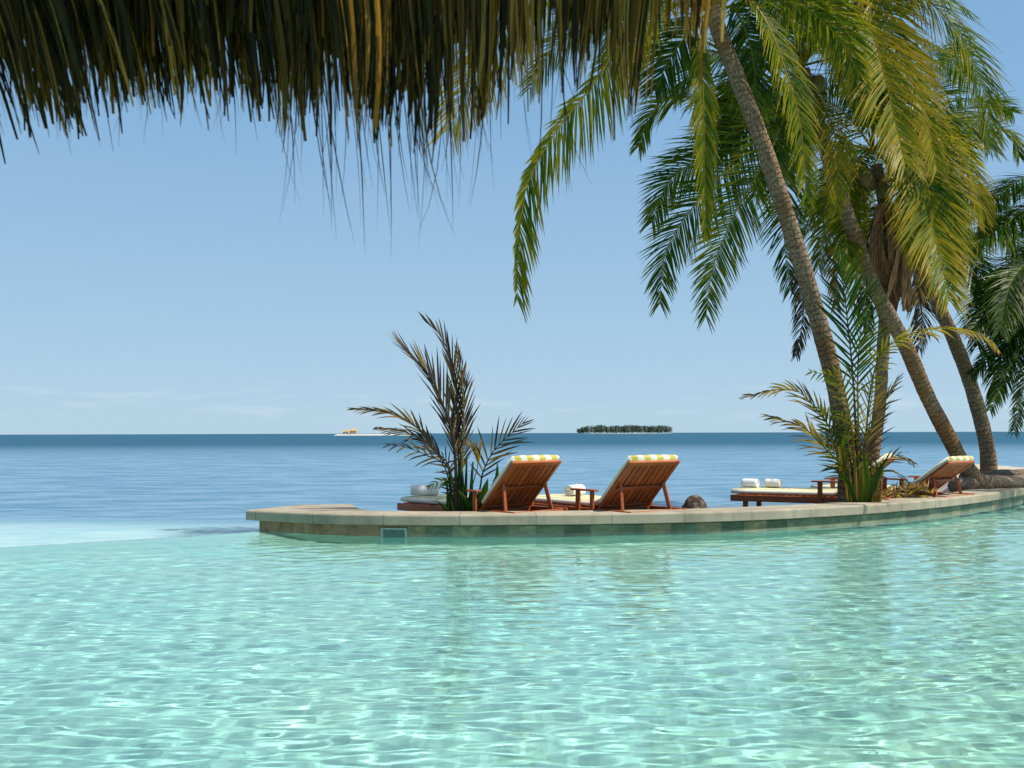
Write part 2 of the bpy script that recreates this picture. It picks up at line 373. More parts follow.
# ------------------------------------------------------------------ mesh builder and object helpers
class MB:
    def __init__(self): self.v = []; self.f = []; self.mi = []; self.tone = []; self.uv = None
    def add(self, vs, fs, mi=0, tone=0.0):
        o = len(self.v)
        self.v += [tuple(x) for x in vs]
        self.f += [tuple(i + o for i in f) for f in fs]
        self.mi += [mi] * len(fs)
        self.tone += list(tone) if hasattr(tone, '__len__') else [tone] * len(vs)
        return o
    def box(self, lo, hi, mat=None, bev=0.0):
        x0, y0, z0 = lo; x1, y1, z1 = hi
        if bev <= 0:
            vs = [(x0,y0,z0),(x1,y0,z0),(x1,y1,z0),(x0,y1,z0),(x0,y0,z1),(x1,y0,z1),(x1,y1,z1),(x0,y1,z1)]
            fs = [(0,3,2,1),(4,5,6,7),(0,1,5,4),(1,2,6,5),(2,3,7,6),(3,0,4,7)]
        else:
            # box whose 12 edges are chamfered: 24 vertices
            vs = []; idx = {}
            for sx in (0, 1):
                for sy in (0, 1):
                    for sz in (0, 1):
                        c = [(x0, x1)[sx], (y0, y1)[sy], (z0, z1)[sz]]
                        d = [bev * (1 - 2 * sx), bev * (1 - 2 * sy), bev * (1 - 2 * sz)]
                        for ax in range(3):      # vertex lying on the face normal to ax
                            q = [c[i] + (0 if i == ax else d[i]) for i in range(3)]
                            idx[(sx, sy, sz, ax)] = len(vs); vs.append(q)
            fs = []
            S = lambda a, b, c, ax: idx[(a, b, c, ax)]
            for k in (0, 1):
                fs.append([S(k,0,0,0), S(k,1,0,0), S(k,1,1,0), S(k,0,1,0)])
                fs.append([S(0,k,0,1), S(1,k,0,1), S(1,k,1,1), S(0,k,1,1)])
                fs.append([S(0,0,k,2), S(1,0,k,2), S(1,1,k,2), S(0,1,k,2)])
            for a in (0, 1):
                for b in (0, 1):
                    fs.append([S(a,b,0,0), S(a,b,1,0), S(a,b,1,1), S(a,b,0,1)])
                    fs.append([S(a,0,b,0), S(a,1,b,0), S(a,1,b,2), S(a,0,b,2)])
                    fs.append([S(0,a,b,1), S(1,a,b,1), S(1,a,b,2), S(0,a,b,2)])
            for a in (0, 1):
                for b in (0, 1):
                    for c in (0, 1): fs.append([S(a,b,c,0), S(a,b,c,1), S(a,b,c,2)])
            ctr = Vector(((x0+x1)/2, (y0+y1)/2, (z0+z1)/2)); fix = []
            for f in fs:
                p = [Vector(vs[i]) for i in f]
                n = (p[1]-p[0]).cross(p[2]-p[0]); cc = sum(p, Vector())/len(p)
                fix.append(f if n.dot(cc-ctr) > 0 else f[::-1])
            fs = fix
        if mat is not None: vs = [mat @ Vector(q) for q in vs]
        return self.add(vs, fs)
    def tube(self, pts, rad, n=6, mi=0, tone=0.0, cap=True):
        pts = [Vector(p) for p in pts]; m = len(pts)
        if not hasattr(rad, '__len__'): rad = [rad] * m
        vs = []; ref = None
        for i, p in enumerate(pts):
            t = (pts[min(i+1, m-1)] - pts[max(i-1, 0)]).normalized()
            if ref is None:
                ref = t.cross(Vector((0.3, 1, 0.2))); ref.normalize()
            ref = (ref - t * ref.dot(t)).normalized(); b = t.cross(ref)
            for k in range(n):
                a = 2 * math.pi * k / n
                vs.append(p + (ref * math.cos(a) + b * math.sin(a)) * rad[i])
        fs = [(i*n+k, i*n+(k+1) % n, (i+1)*n+(k+1) % n, (i+1)*n+k) for i in range(m-1) for k in range(n)]
        if cap: fs += [tuple(range(n))[::-1], tuple((m-1)*n+k for k in range(n))]
        return self.add(vs, fs, mi, tone)
    def build(self, name, mats, parent=None, origin=(0, 0, 0), smooth=False, uv=None):
        o = Vector(origin)
        me = bpy.data.meshes.new(name)
        me.from_pydata([(v[0]-o[0], v[1]-o[1], v[2]-o[2]) for v in self.v], [], self.f)
        if not isinstance(mats, (list, tuple)): mats = [mats]
        for q in mats: me.materials.append(MAT[q])
        me.polygons.foreach_set('material_index', self.mi)
        if smooth: me.polygons.foreach_set('use_smooth', [True] * len(self.f))
        at_ = me.attributes.new('tone', 'FLOAT', 'POINT'); at_.data.foreach_set('value', self.tone)
        if uv is not None:
            ul = me.uv_layers.new(name='UVMap')
            li = np.empty(len(me.loops), dtype=np.int32); me.loops.foreach_get('vertex_index', li)
            ul.data.foreach_set('uv', np.asarray(uv, dtype=np.float32)[li].ravel())
        me.update()
        ob = bpy.data.objects.new(name, me); COL.objects.link(ob)
        if parent is not None: ob.parent = parent
        else: ob.location = o
        return ob

def tag(o, label=None, cat=None, group=None, kind=None):
    if label: o['label'] = label
    if cat: o['category'] = cat
    if group: o['group'] = group
    if kind: o['kind'] = kind
    return o

def thing(name, label, cat, loc, rz=0.0, group=None):
    e = bpy.data.objects.new(name, None); COL.objects.link(e)
    e.location = loc; e.rotation_euler = (0, 0, rz); e.empty_display_size = 0.2
    return tag(e, label, cat, group)

def grid_object(name, P, mat, closed=False, smooth=True, uv=None):
    """P: (rows, cols, 3) array"""
    r, c, _ = P.shape
    me = bpy.data.meshes.new(name)
    idx = np.arange(r * c).reshape(r, c)
    q = np.stack([idx[:-1, :-1], idx[:-1, 1:], idx[1:, 1:], idx[1:, :-1]], -1).reshape(-1, 4)
    me.vertices.add(r * c); me.vertices.foreach_set('co', P.reshape(-1).astype(np.float32))
    me.loops.add(q.size); me.loops.foreach_set('vertex_index', q.reshape(-1).astype(np.int32))
    me.polygons.add(len(q)); me.polygons.foreach_set('loop_start', (np.arange(len(q)) * 4).astype(np.int32))
    me.polygons.foreach_set('loop_total', np.full(len(q), 4, dtype=np.int32))
    me.polygons.foreach_set('use_smooth', np.ones(len(q), dtype=bool))
    me.update(calc_edges=True); me.validate()
    me.materials.append(MAT[mat])
    o = bpy.data.objects.new(name, me); COL.objects.link(o)
    return o

def spline(pts, n):
    """Catmull-Rom through pts, n samples, evenly spaced"""
    P = [Vector(p) for p in pts]
    P = [P[0] * 2 - P[1]] + P + [P[-1] * 2 - P[-2]]
    out = []
    for i in range(1, len(P) - 2):
        for k in range(16):
            t = k / 16.0
            a, b, c, d = P[i-1], P[i], P[i+1], P[i+2]
            out.append(0.5 * ((2*b) + (c-a)*t + (2*a-5*b+4*c-d)*t*t + (3*b-a-3*c+d)*t**3))
    out.append(P[-2])
    L = [0.0]
    for a, b in zip(out, out[1:]): L.append(L[-1] + (b-a).length)
    res = []; j = 0
    for i in range(n):
        s = L[-1] * i / (n - 1)
        while j < len(L) - 2 and L[j+1] < s: j += 1
        k = (s - L[j]) / max(1e-9, L[j+1] - L[j])
        res.append(out[j].lerp(out[j+1], min(1, max(0, k))))
    return res, L[-1]

SEA_Z = -0.28
# ------------------------------------------------------------------ the shoreline: pool wall curve
# front waterline of the wall: pixel column and distance
WALL = [(258, 12.75), (318, 12.30), (384, 12.08), (450, 12.0), (512, 12.02), (600, 12.1), (700, 12.32), (780, 12.72),
        (850, 13.30), (905, 14.0), (950, 14.85), (985, 15.8), (1010, 16.8), (1030, 18.0), (1045, 19.6), (1055, 22.0), (1062, 26.0)]
wall_pts = [Vector(((px - 512) / F * Y, Y, 0)) for px, Y in WALL]
front, WLEN = spline(wall_pts, 150)
def nrm2(i):
    t = front[min(i+1, len(front)-1)] - front[max(i-1, 0)]
    n = Vector((-t.y, t.x, 0)); n.normalize(); return n          # points away from the pool
TOP = 0.27
back_w = [0.5 + 0.95 * max(0.0, 1 - abs((i / 149.0 * WLEN) - 0.35) / 1.15) ** 1.0 for i in range(150)]

# ------------------------------------------------------------------ pool: floor, water, weir, wall
EDGE = [(-3.40, 13.9), (-3.20, 12.95), (-3.36, 12.62), (-3.95, 12.15), (-4.55, 11.74), (-5.64, 10.97), (-7.4, 9.5), (-9.3, 7.2), (-10.8, 4.0), (-11.6, -2.5)]
edge, _ = spline([Vector((x, y, 0)) for x, y in EDGE], 60)
ex = np.array([p.x for p in edge])[::-1]; ey = np.array([p.y for p in edge])[::-1]
fx = np.array([p.x for p in front]); fy = np.array([p.y for p in front])

def pool_left(y):
    if y <= 12.75: return float(np.interp(y, ey, ex))
    j = int(np.argmin(fy)); 
    return float(np.interp(y, [12.75, 13.0, 26], [-3.42, -1.5, 14.0]))

# ------------------------------------------------------------------ sea (everything outside the pool)
def sea():
    jm = int(np.argmin(fy))
    ys = np.concatenate([np.linspace(-40, 4, 10), np.linspace(5, 12.75, 20), [12.9], np.linspace(13.2, 26, 40), [26.05], np.geomspace(28, 12000, 50)])
    us = np.linspace(0, 1, 60) ** 0.6
    P = np.zeros((len(ys), len(us), 3))
    for i, y in enumerate(ys):
        if y <= 12.76: xr = pool_left(y) - 0.12
        elif y <= 26.01: xr = float(np.interp(y, fy[jm:], fx[jm:])) + 0.16
        else: xr = 70 + y * 1.4
        xl = -70 - max(0, y) * 1.4
        P[i, :, 0] = xl + (xr - xl) * us; P[i, :, 1] = y; P[i, :, 2] = SEA_Z
    o = grid_object('sea', P, 'sea'); tag(o, kind='structure')
sea()

def wave_height(X, Y, dx):
    rs = np.random.RandomState(5)
    H = np.zeros_like(X)
    for lam_lo, lam_hi, n, amp, spread in ((0.9, 2.2, 10, 0.0005, 0.9), (0.42, 0.8, 16, 0.00033, 1.1), (0.2, 0.4, 24, 0.00026, 1.2), (0.10, 0.19, 30, 0.00017, 1.3), (0.065, 0.1, 16, 0.00005, 1.3)):
        for k in range(n):
            lam = rs.uniform(lam_lo, lam_hi); th = R(80) + rs.normal(0, 0.55) * spread
            kk = 2 * math.pi / lam; ph = rs.uniform(0, 6.28)
            fade = np.clip((lam / dx - 3.0) / 2.0, 0, 1)
            arg = kk * (X * math.cos(th) + Y * math.sin(th)) + ph
            H += fade * amp * (np.sin(arg) + 0.25 * np.cos(2 * arg + 0.4)) * rs.uniform(0.6, 1.4)
    return H

def pool():
    ys = [-2.0]
    while ys[-1] < 26: ys.append(ys[-1] + max(0.012, 0.0034 * max(ys[-1], 3.4)))
    ys = np.array(ys); nc = 420
    ys = np.concatenate([np.linspace(-2, 2.6, 40), ys[ys > 2.65]])
    P = np.zeros((len(ys), nc, 3)); u = np.linspace(0, 1, nc)
    for i, y in enumerate(ys):
        xl = pool_left(y); xr = max(5.0, y * 0.66 + 1.5)
        P[i, :, 0] = xl + (xr - xl) * u; P[i, :, 1] = y
    dx = np.maximum(0.02, np.maximum(P[:, :, 1], 3.4) * 0.0036)
    # waves die out against the wall
    P[:, :, 2] = wave_height(P[:, :, 0], P[:, :, 1], dx)
    calm = 1.0 + np.clip((P[:, :, 1] - 5) / 6.0, 0, 1) * 0.5
    P[:, :, 2] *= calm
    for i, y in enumerate(ys):          # the sheet spills over the weir
        if y < 12.76:
            x0 = P[i, 0, 0]
            P[i, 0, 0] = x0 - 0.075; P[i, 0, 2] = -0.07; P[i, 1, 0] = x0 - 0.06; P[i, 1, 2] = -0.012; P[i, 2, 0] = x0 - 0.03; P[i, 2, 2] = 0
    w = grid_object('pool_water', P, 'pool_water'); tag(w, kind='structure')
    w.cycles.is_caustics_caster = True
    ys2 = np.linspace(-3, 27, 160); Q = np.zeros((160, 70, 3)); u = np.linspace(0, 1, 70) ** 2.2
    for i, y in enumerate(ys2):
        xl = pool_left(y) - 0.02; xr = max(5.2, y * 0.66 + 1.8)
        Q[i, :, 0] = xl + (xr - xl) * u; Q[i, :, 1] = y; dd = np.clip((1.7 - (Q[i, :, 0] - xl)) / 1.7, 0, 1); Q[i, :, 2] = -0.80 + (0.77 * dd * dd * (3 - 2 * dd) if y < 13 else 0)
    f = grid_object('pool_floor', Q, 'pool_floor'); tag(f, kind='structure')
    f.cycles.is_caustics_receiver = True
    # right hand side of the pool basin, out of the picture
    m = MB(); m.box((0, -3.2, -1.2), (0.2, 0, 0.05))
    # weir along the left edge
    wb = MB(); vs = []
    edge = [q for q in globals()['edge'] if q.y < 12.96]; n = len(edge)
    for i, p in enumerate(edge):
        t = edge[min(i+1, n-1)] - edge[max(i-1, 0)]; nn = Vector((t.y, -t.x, 0)).normalized()
        if nn.x > 0: nn = -nn
        for off, z in ((-0.005, -1.2), (-0.005, -0.03), (0.0, -0.022), (0.03, -0.022), (0.035, -0.03), (0.04, -1.2)):
            q = p + nn * off; vs.append((q.x, q.y, z))
    fs = [(i*6+k, i*6+k+1, (i+1)*6+k+1, (i+1)*6+k) for i in range(n-1) for k in range(5)]
    wb.add(vs, fs)
    o = wb.build('pool_weir', 'weir', origin=(-4.5, 9, -1.2))
    o.cycles.is_caustics_receiver = True
    tag(o, 'pale submerged rim of the infinity pool, curving away at left', 'pool edge')
pool()

def pool_wall():
    root = thing('pool_wall', 'low curved stone pool wall with pale coping and green waterline tiles', 'wall', (front[60].x, front[60].y, -1.2))
    o = root.location
    n = len(front); s = [WLEN * i / (n-1) for i in range(n)]
    # body
    b = MB(); vs = []
    for i in range(n):
        nn = nrm2(i); p = front[i]
        for off, z in ((0.02, -0.025), (0.02, 0.137), (0.40, 0.137), (0.40, -0.025)):
            q = p + nn * off; vs.append((q.x, q.y, z))
    fs = [(i*4+k, i*4+(k+1) % 4, (i+1)*4+(k+1) % 4, (i+1)*4+k) for i in range(n-1) for k in range(4)]
    fs += [(0, 1, 2, 3), tuple((n-1)*4+k for k in (3, 2, 1, 0))]
    b.add(vs, fs)
    body = b.build('wall_body', 'end_stone', root, o)
    body.cycles.is_caustics_receiver = True
    b2 = MB(); b2.add([(v[0], v[1], -1.2 if v[2] < 0 else -0.026) for v in b.v], list(b.f))
    side = b2.build('pool_side', 'pool_floor', root, o); side.cycles.is_caustics_receiver = True
    # stone plinth under the wide left end
    e = MB(); vs = []
    k0 = 22
    for i in range(k0):
        nn = nrm2(i); p = front[i]
        for off, z in ((0.405, -1.2), (0.405, 0.1368), (back_w[i] - 0.12, 0.1368), (back_w[i] - 0.12, -1.2)):
            q = p + nn * max(off, 0.405 if z else off); vs.append((q.x, q.y, z))
    fs = [(i*4+k, i*4+(k+1) % 4, (i+1)*4+(k+1) % 4, (i+1)*4+k) for i in range(k0-1) for k in range(4)]
    fs += [(0, 1, 2, 3), tuple((k0-1)*4+k for k in (3, 2, 1, 0))]
    e.add(vs, fs); e.build('end_plinth', 'end_stone', root, o)
    # tiles: a skin 20 mm proud of the body
    t = MB(); vs = []; uv = []
    i0 = 13
    for i in range(i0, n):
        nn = nrm2(i); p = front[i]
        for off, z in ((0.0175, -0.03), (0.0, -0.03), (0.0, 0.128), (0.0175, 0.128)):
            q = p + nn * off; vs.append((q.x, q.y, z)); uv.append((s[i], z))
    m_ = n - i0
    fs = [(i*4+k, i*4+k+1, (i+1)*4+k+1, (i+1)*4+k) for i in range(m_-1) for k in range(3)] + [(0, 1, 2, 3)]
    t.add(vs, fs); t.build('tile_band', 'tile', root, o, uv=uv)
    # coping
    c = MB(); vs = []; uv = []
    P0 = front[0] - (front[1]-front[0]).normalized() * 0.16
    line = [(P0, nrm2(0), back_w[0] * 0.96, -0.16)] + [(front[i], nrm2(i), back_w[i], s[i]) for i in range(n)]
    for p, nn, bw, si in line:
        for off, z in ((-0.045, 0.141), (-0.055, 0.150), (-0.055, 0.248), (-0.048, 0.262), (-0.032, TOP), (bw - 0.02, TOP), (bw, TOP - 0.02), (bw, 0.141)):
            q = p + nn * off; vs.append((q.x, q.y, z)); uv.append((si, off))
    K = 8
    fs = [(i*K+k, i*K+(k+1) % K, (i+1)*K+(k+1) % K, (i+1)*K+k) for i in range(len(line)-1) for k in range(K)]
    fs += [tuple(range(K)), tuple((len(line)-1)*K+k for k in range(K))[::-1]]
    c.add(vs, fs); c.build('coping', 'coping', root, o, uv=uv)
    # skimmer in the wall
    p = at(397, 532, 12.0); i = min(range(n), key=lambda j: (front[j]-Vector((p.x, p.y, 0))).length)
    nn = nrm2(i); ang = math.atan2(nn.x, nn.y)
    mt = Matrix.Translation((front[i].x, front[i].y, 0)) @ Matrix.Rotation(-ang, 4, 'Z')
    k = MB()
    k.box((-0.165, -0.014, 0.085), (0.165, -0.002, 0.105), mt, 0.004)
    k.box((-0.165, -0.014, -0.06), (-0.135, -0.002, 0.0845), mt, 0.004)
    k.box((0.135, -0.014, -0.06), (0.165, -0.002, 0.0845), mt, 0.004)
    sk = k.build('skimmer', 'plaster', root, o)
    k = MB(); k.box((-0.134, -0.008, -0.06), (0.134, -0.002, 0.084), mt)
    k.build('flap', 'skim_dark', sk, o)
pool_wall()

def ground_z(x, y=0):
    a = np.clip((x - 0.41 * (y or 2.45 * x) - 0.2) / 0.6, 0, 1); a = a * a * (3 - 2 * a)
    return -0.03 + 0.30 * a

def beach():
    n = len(front); rows = 26
    P = np.zeros((n - 12, rows, 3)); rs = np.random.RandomState(3)
    for ii, i in enumerate(range(12, n)):
        nn = nrm2(i); s = WLEN * i / (n-1)
        w = 2.45 + 0.15 * math.sin(s * 0.9) + min(4.5, max(0, s - 9.6) * 0.95) - max(0, 1.6 - (s - 1.0)) * 0.7
        for j in range(rows):
            v = j / (rows - 1.0)
            q = front[i] + nn * 0.40 + Vector((0, w * v, 0))
            z = ground_z(q.x, q.y)
            edge_ = np.clip((v - 0.72) / 0.28, 0, 1)
            z = z * (1 - edge_) + (SEA_Z - 0.22) * edge_
            z += 0.018 * math.sin(q.x * 3.1 + q.y * 1.7) * math.sin(q.y * 2.7 - q.x) * (1 - edge_)
            if i < 13: z = SEA_Z - 0.3
            P[ii, j] = (q.x, q.y, z)
    o = grid_object('beach', P, 'sand'); tag(o, kind='structure')
beach()

# ------------------------------------------------------------------ palm fronds
DOWN = Vector((0, 0, -1))
def frond(mb, pts, L, tone=0.3, face=0.5, droop=0.55, width=0.036, n=70, rad=0.022, ang=(35, 62), tip_tone=0.18, one_side=None, bare=0.12, ragged=0.2, segs=4, rach_tone=None, rs=random):
    n = max(12, int(n))
    P, tot = spline(pts, n + 6)
    m = len(P)
    rt = tone + 0.28 if rach_tone is None else rach_tone
    mb.tube(P, [max(0.0035, rad * (1 - 0.85 * (i / (m-1.0)) ** 0.8)) for i in range(m)], 5, 0, rt)
    up = Vector((0, 0, 1)); view = Vector((0, -1, 0))
    prevS = None; gap = {-1: 0, 1: 0}
    for i in range(m):
        t = i / (m - 1.0)
        if t < bare: continue
        T = (P[min(i+1, m-1)] - P[max(i-1, 0)]).normalized()
        S1 = T.cross(up); S2 = T.cross(view)
        if S1.dot(S2) < 0: S1 = -S1
        S = S1.normalized() * (1 - face) * (S1.length) + S2.normalized() * face
        if S.length < 1e-4: S = S2
        S -= T * S.dot(T); S.normalize()
        if prevS is not None and S.dot(prevS) < 0: S = -S
        prevS = S
        N = S.cross(T)
        if N.z < 0 and face < 0.8: N = -N
        u = (t - bare) / (1 - bare)
        prof = (0.55 + 0.45 * min(1, u / 0.3)) * (1.0 - 0.62 * max(0, (u - 0.45) / 0.55) ** 1.3)
        for sg in (-1, 1):
            short = 0.32 if one_side and sg != one_side else 1.0
            if gap[sg] > 0:
                gap[sg] -= 1; continue
            if rs.random() < ragged * 0.14: gap[sg] = rs.randint(1, 3)
            if rs.random() < ragged * 0.3: continue
            ln = L * prof * rs.uniform(0.82, 1.08) * short
            a = R(ang[0] + (ang[1] - ang[0]) * u + rs.uniform(-7, 7))
            d = S * sg * math.cos(a) + T * math.sin(a) + N * (0.22 + rs.uniform(-0.12, 0.12))
            d.normalize()
            q = P[i].copy(); st = ln / segs; vs = []; tn = []
            w = width * rs.uniform(0.75, 1.15) * (0.65 + 0.35 * prof)
            dr = droop * rs.uniform(0.7, 1.35)
            brk = rs.random() < ragged
            tl = tone + rs.uniform(-0.05, 0.05)
            for k in range(segs + 1):
                W = T - d * T.dot(d)
                if W.length < 1e-3: W = N
                W.normalize()
                ww = w * (0.55, 1.0, 0.9, 0.62, 0.0)[int(round(k * 4.0 / segs))] * 0.5
                if k == segs: vs.append(q.copy()); tn.append(tl + tip_tone)
                else:
                    vs += [q - W * ww, q + W * ww]; tt = tl + tip_tone * (k / segs) ** 2; tn += [tt, tt]
                d = d + DOWN * (dr * (0.30 + (0.9 if brk and k == 1 else 0))); d.normalize()
                q = q + d * st
            fs = [(2*k, 2*k+1, 2*k+3, 2*k+2) for k in range(segs - 1)] + [(2*segs-2, 2*segs-1, 2*segs)]
            mb.add(vs, fs, 0, tn)

def fr_px(px, Y0, Y1, jump=0.0):
    """frond path from pixels, its distance running from Y0 to Y1"""
    n = len(px)
    return [at(x, y, Y0 + (Y1 - Y0) * (i / (n-1.0))) for i, (x, y) in enumerate(px)]

def trunk(pts, r0, r1, root, o, flare=1.5, rough=0.012):
    P, L = spline(pts, max(24, int(0.4 * 60)))
    n = max(40, int(L / 0.045)); P, L = spline(pts, n)
    N = 18; vs = []; uv = []; ref = Vector((1, 0, 0)); rs = np.random.RandomState(int(L * 1000) % 9999)
    for i, p in enumerate(P):
        t = (P[min(i+1, n-1)] - P[max(i-1, 0)]).normalized()
        ref = (ref - t * ref.dot(t)).normalized(); b = t.cross(ref)
        u = i / (n - 1.0)
        r = r0 + (r1 - r0) * u ** 0.8
        r *= 1 + (flare - 1) * math.exp(-u * L / 0.22)
        fr = (u * L / 0.085) % 1.0
        r *= 1 + 0.028 * (1 - fr) * (fr > 0.12) - 0.012 + 0.02 * math.sin(u * L * 5.3) + 0.012 * math.sin(u * L * 11.7 + 1)
        for k in range(N + 1):
            a = 2 * math.pi * k / N
            rr = r * (1 + 0.03 * math.sin(3 * a + u * 9) + rs.normal(0, rough))
            if k == N: rr = None
            q = p + (ref * math.cos(a) + b * math.sin(a)) * (rr if rr else r)
            if k == N: q = vs[i*(N+1)]
            vs.append(q); uv.append((k / N, u * L))
    fs = [(i*(N+1)+k, i*(N+1)+k+1, (i+1)*(N+1)+k+1, (i+1)*(N+1)+k) for i in range(n-1) for k in range(N)]
    fs.append(tuple((n-1)*(N+1)+k for k in range(N)))
    m = MB(); m.add(vs, fs)
    return m.build('trunk', 'trunk', root, o, smooth=True, uv=uv)

def auto_fronds(c, n, Lr, rs, el=(-30, 60), az=(0, 360), length=(3.0, 4.2), tone=(0.15, 0.4), sag=1.0):
    """fronds arching out of the crown centre c"""
    out = []
    for i in range(n):
        a = R(az[0] + (az[1] - az[0]) * (i + rs.uniform(0.1, 0.9)) / n); e = R(rs.uniform(*el))
        l = rs.uniform(*length); d = Vector((math.cos(a) * math.cos(e), math.sin(a) * math.cos(e), math.sin(e)))
        pts = [Vector(c)]; q = Vector(c)
        for k in range(6):
            q = q + d * (l / 6); pts.append(q.copy())
            d = (d + DOWN * (0.16 + 0.10 * k) * sag * rs.uniform(0.8, 1.2)).normalized()
        out.append((pts, rs.uniform(*tone)))
    return out

def add_frond(root, o, pts, name='frond', label=None, dense=True, **kw):
    if dense:
        kw['n'] = kw.get('n', 70) * 1.75; kw['width'] = kw.get('width', 0.036) * 0.74; kw['droop'] = kw.get('droop', .55) * 0.72; kw['L'] = kw['L'] * 1.17; kw.setdefault('ang', (24, 56)); kw['tone'] = kw.get('tone', .3) + (0.03 if .16 < kw.get('tone', .3) < .6 else 0)
    m = MB(); frond(m, pts, **kw)
    f = m.build(name, 'leaf', root, o)
    if label: f['label'] = label
    return f

def coconuts(root, o, c, n, rs):
    for i in range(n):
        a = rs.uniform(0, 6.28); p = Vector(c) + Vector((math.cos(a) * 0.26, math.sin(a) * 0.26, -0.22 - rs.uniform(0, 0.25)))
        m = MB(); N = 10; K = 7; vs = []
        for j in range(K + 1):
            th = math.pi * j / K
            for k in range(N):
                ph = 2 * math.pi * k / N; r = 0.105 * math.sin(th) * (1 + 0.06 * math.cos(3 * ph))
                vs.append((p.x + r * math.cos(ph), p.y + r * math.sin(ph), p.z + 0.14 * math.cos(th)))
        fs = [(j*N+k, j*N+(k+1) % N, (j+1)*N+(k+1) % N, (j+1)*N+k) for j in range(K) for k in range(N)]
        m.add(vs, fs); m.build('coconut', 'husk', root, o, smooth=True)

def fibre_skirt(root, o, c, tip, n, rs, spread=0.22, name='dead_frond'):
    """folded dead fronds and fibre hanging along the trunk"""
    for i in range(n):
        a = rs.uniform(0, 6.28); p0 = Vector(c) + Vector((math.cos(a), math.sin(a) * 0.8, 0)) * spread * 0.6
        p2 = Vector(tip) + Vector((rs.uniform(-1, 1), rs.uniform(-1, 1), 0)) * spread + Vector((0, 0, rs.uniform(-0.1, 0.5)))
        p1 = p0.lerp(p2, 0.45) + Vector((math.cos(a), math.sin(a), 0.25)) * spread * 0.9
        P, L = spline([p0, p1, p2], 10)
        m = MB(); vs = []; w = rs.uniform(0.05, 0.11)
        for k, q in enumerate(P):
            u = k / 9.0; ww = w * (0.6 + 0.7 * u) * (1.0 if u < 0.8 else 1 - (u - 0.8) * 3.5)
            d = Vector((-math.sin(a), math.cos(a), 0)); e = Vector((math.cos(a), math.sin(a), 0))
            vs += [q - d * ww, q + e * ww * 0.45 , q + d * ww, q - e * 0.015]
        fs = [(k*4+j, k*4+(j+1) % 4, k*4+4+(j+1) % 4, k*4+4+j) for k in range(9) for j in range(4)]
        m.add(vs, fs); m.build(name, 'fibre', root, o)

TREES = 'coconut palms leaning over the pool terrace'
def palm_leaning():
    rs = random.Random(21)
    Yb, Yt = 14.4, 13.9
    pts = [at(851, 512, Yb), at(846, 455, Yb), at(838, 400, 14.35), at(826, 350, 14.3), at(808, 285, 14.2), at(788, 220, 14.1), at(765, 150, 14.0), at(740, 85, Yt), at(721, 38, Yt), at(712, 8, Yt)]
    o = Vector((pts[0].x, pts[0].y, ground_z(pts[0].x, pts[0].y) - 0.03)); pts[0] = o.copy()
    root = thing('coconut_palm', 'tall palm with slim ringed trunk leaning left behind the large frond clump', 'palm tree', o, group=TREES)
    trunk(pts, 0.138, 0.108, root, o, 1.3)
    c = at(713, 12, Yt); A = lambda px, Y1=Yt, **kw: add_frond(root, o, [c] + fr_px(px, Yt - 0.1 if Y1 < Yt else Yt, Y1), **kw)
    A([(685, -30), (635, 20), (595, 82), (557, 130), (528, 183), (519, 240), (517, 298)], 13.2, L=1.0, tone=0.34, one_side=-1, face=0.6, ang=(38, 66), droop=0.75, width=0.042, n=105, rs=rs)
    A([(655, -50), (580, -50), (520, -5), (482, 60), (450, 128)], 13.0, L=1.25, tone=0.56, face=0.6, droop=0.8, n=75, rs=rs)
    A([(702, 45), (703, 95), (704, 150), (706, 235)], 13.5, L=0.42, tone=0.34, face=0.8, droop=0.8, n=80, ang=(45, 70), rs=rs)
    A([(740, -5), (765, 20), (787, 75), (801, 130), (806, 195)], 13.3, L=0.55, tone=0.32, face=0.25, droop=0.9, n=80, rach_tone=0.72, rs=rs)
    A([(750, -35), (800, -30), (840, 20), (860, 90)], 14.6, L=0.8, tone=0.33, face=0.5, droop=0.7, n=80, rs=rs)
    A([(690, -40), (650, -30), (622, 15), (612, 60)], 15.0, L=0.75, tone=0.3, face=0.5, droop=0.8, n=70, rs=rs)
    A([(700, 20), (672, 55), (655, 90)], 14.6, L=0.65, tone=0.12, face=0.5, droop=0.6, n=60, rs=rs)
    A([(735, 10), (752, 55), (757, 110)], 14.9, L=0.7, tone=0.12, face=0.5, droop=0.7, n=60, rs=rs)
    A([(725, -30), (745, -80), (800, -110), (880, -90)], 13.9, L=0.8, tone=0.3, face=0.4, droop=0.6, n=70, rs=rs)
    A([(705, -40), (680, -110), (600, -150), (520, -120)], 13.9, L=0.8, tone=0.3, face=0.4, droop=0.6, n=70, rs=rs)
    A([(716, -50), (722, -130), (730, -200)], 13.5, L=0.7, tone=0.36, face=0.5, droop=0.4, n=60, rs=rs)
    for pts_, tn in auto_fronds(c, 9, 0, rs, el=(20, 75), az=(0, 360), length=(2.4, 3.4), tone=(0.15, 0.4)):
        add_frond(root, o, pts_, L=0.7, tone=tn, face=0.3, droop=0.75, n=60, rs=rs)
palm_leaning()

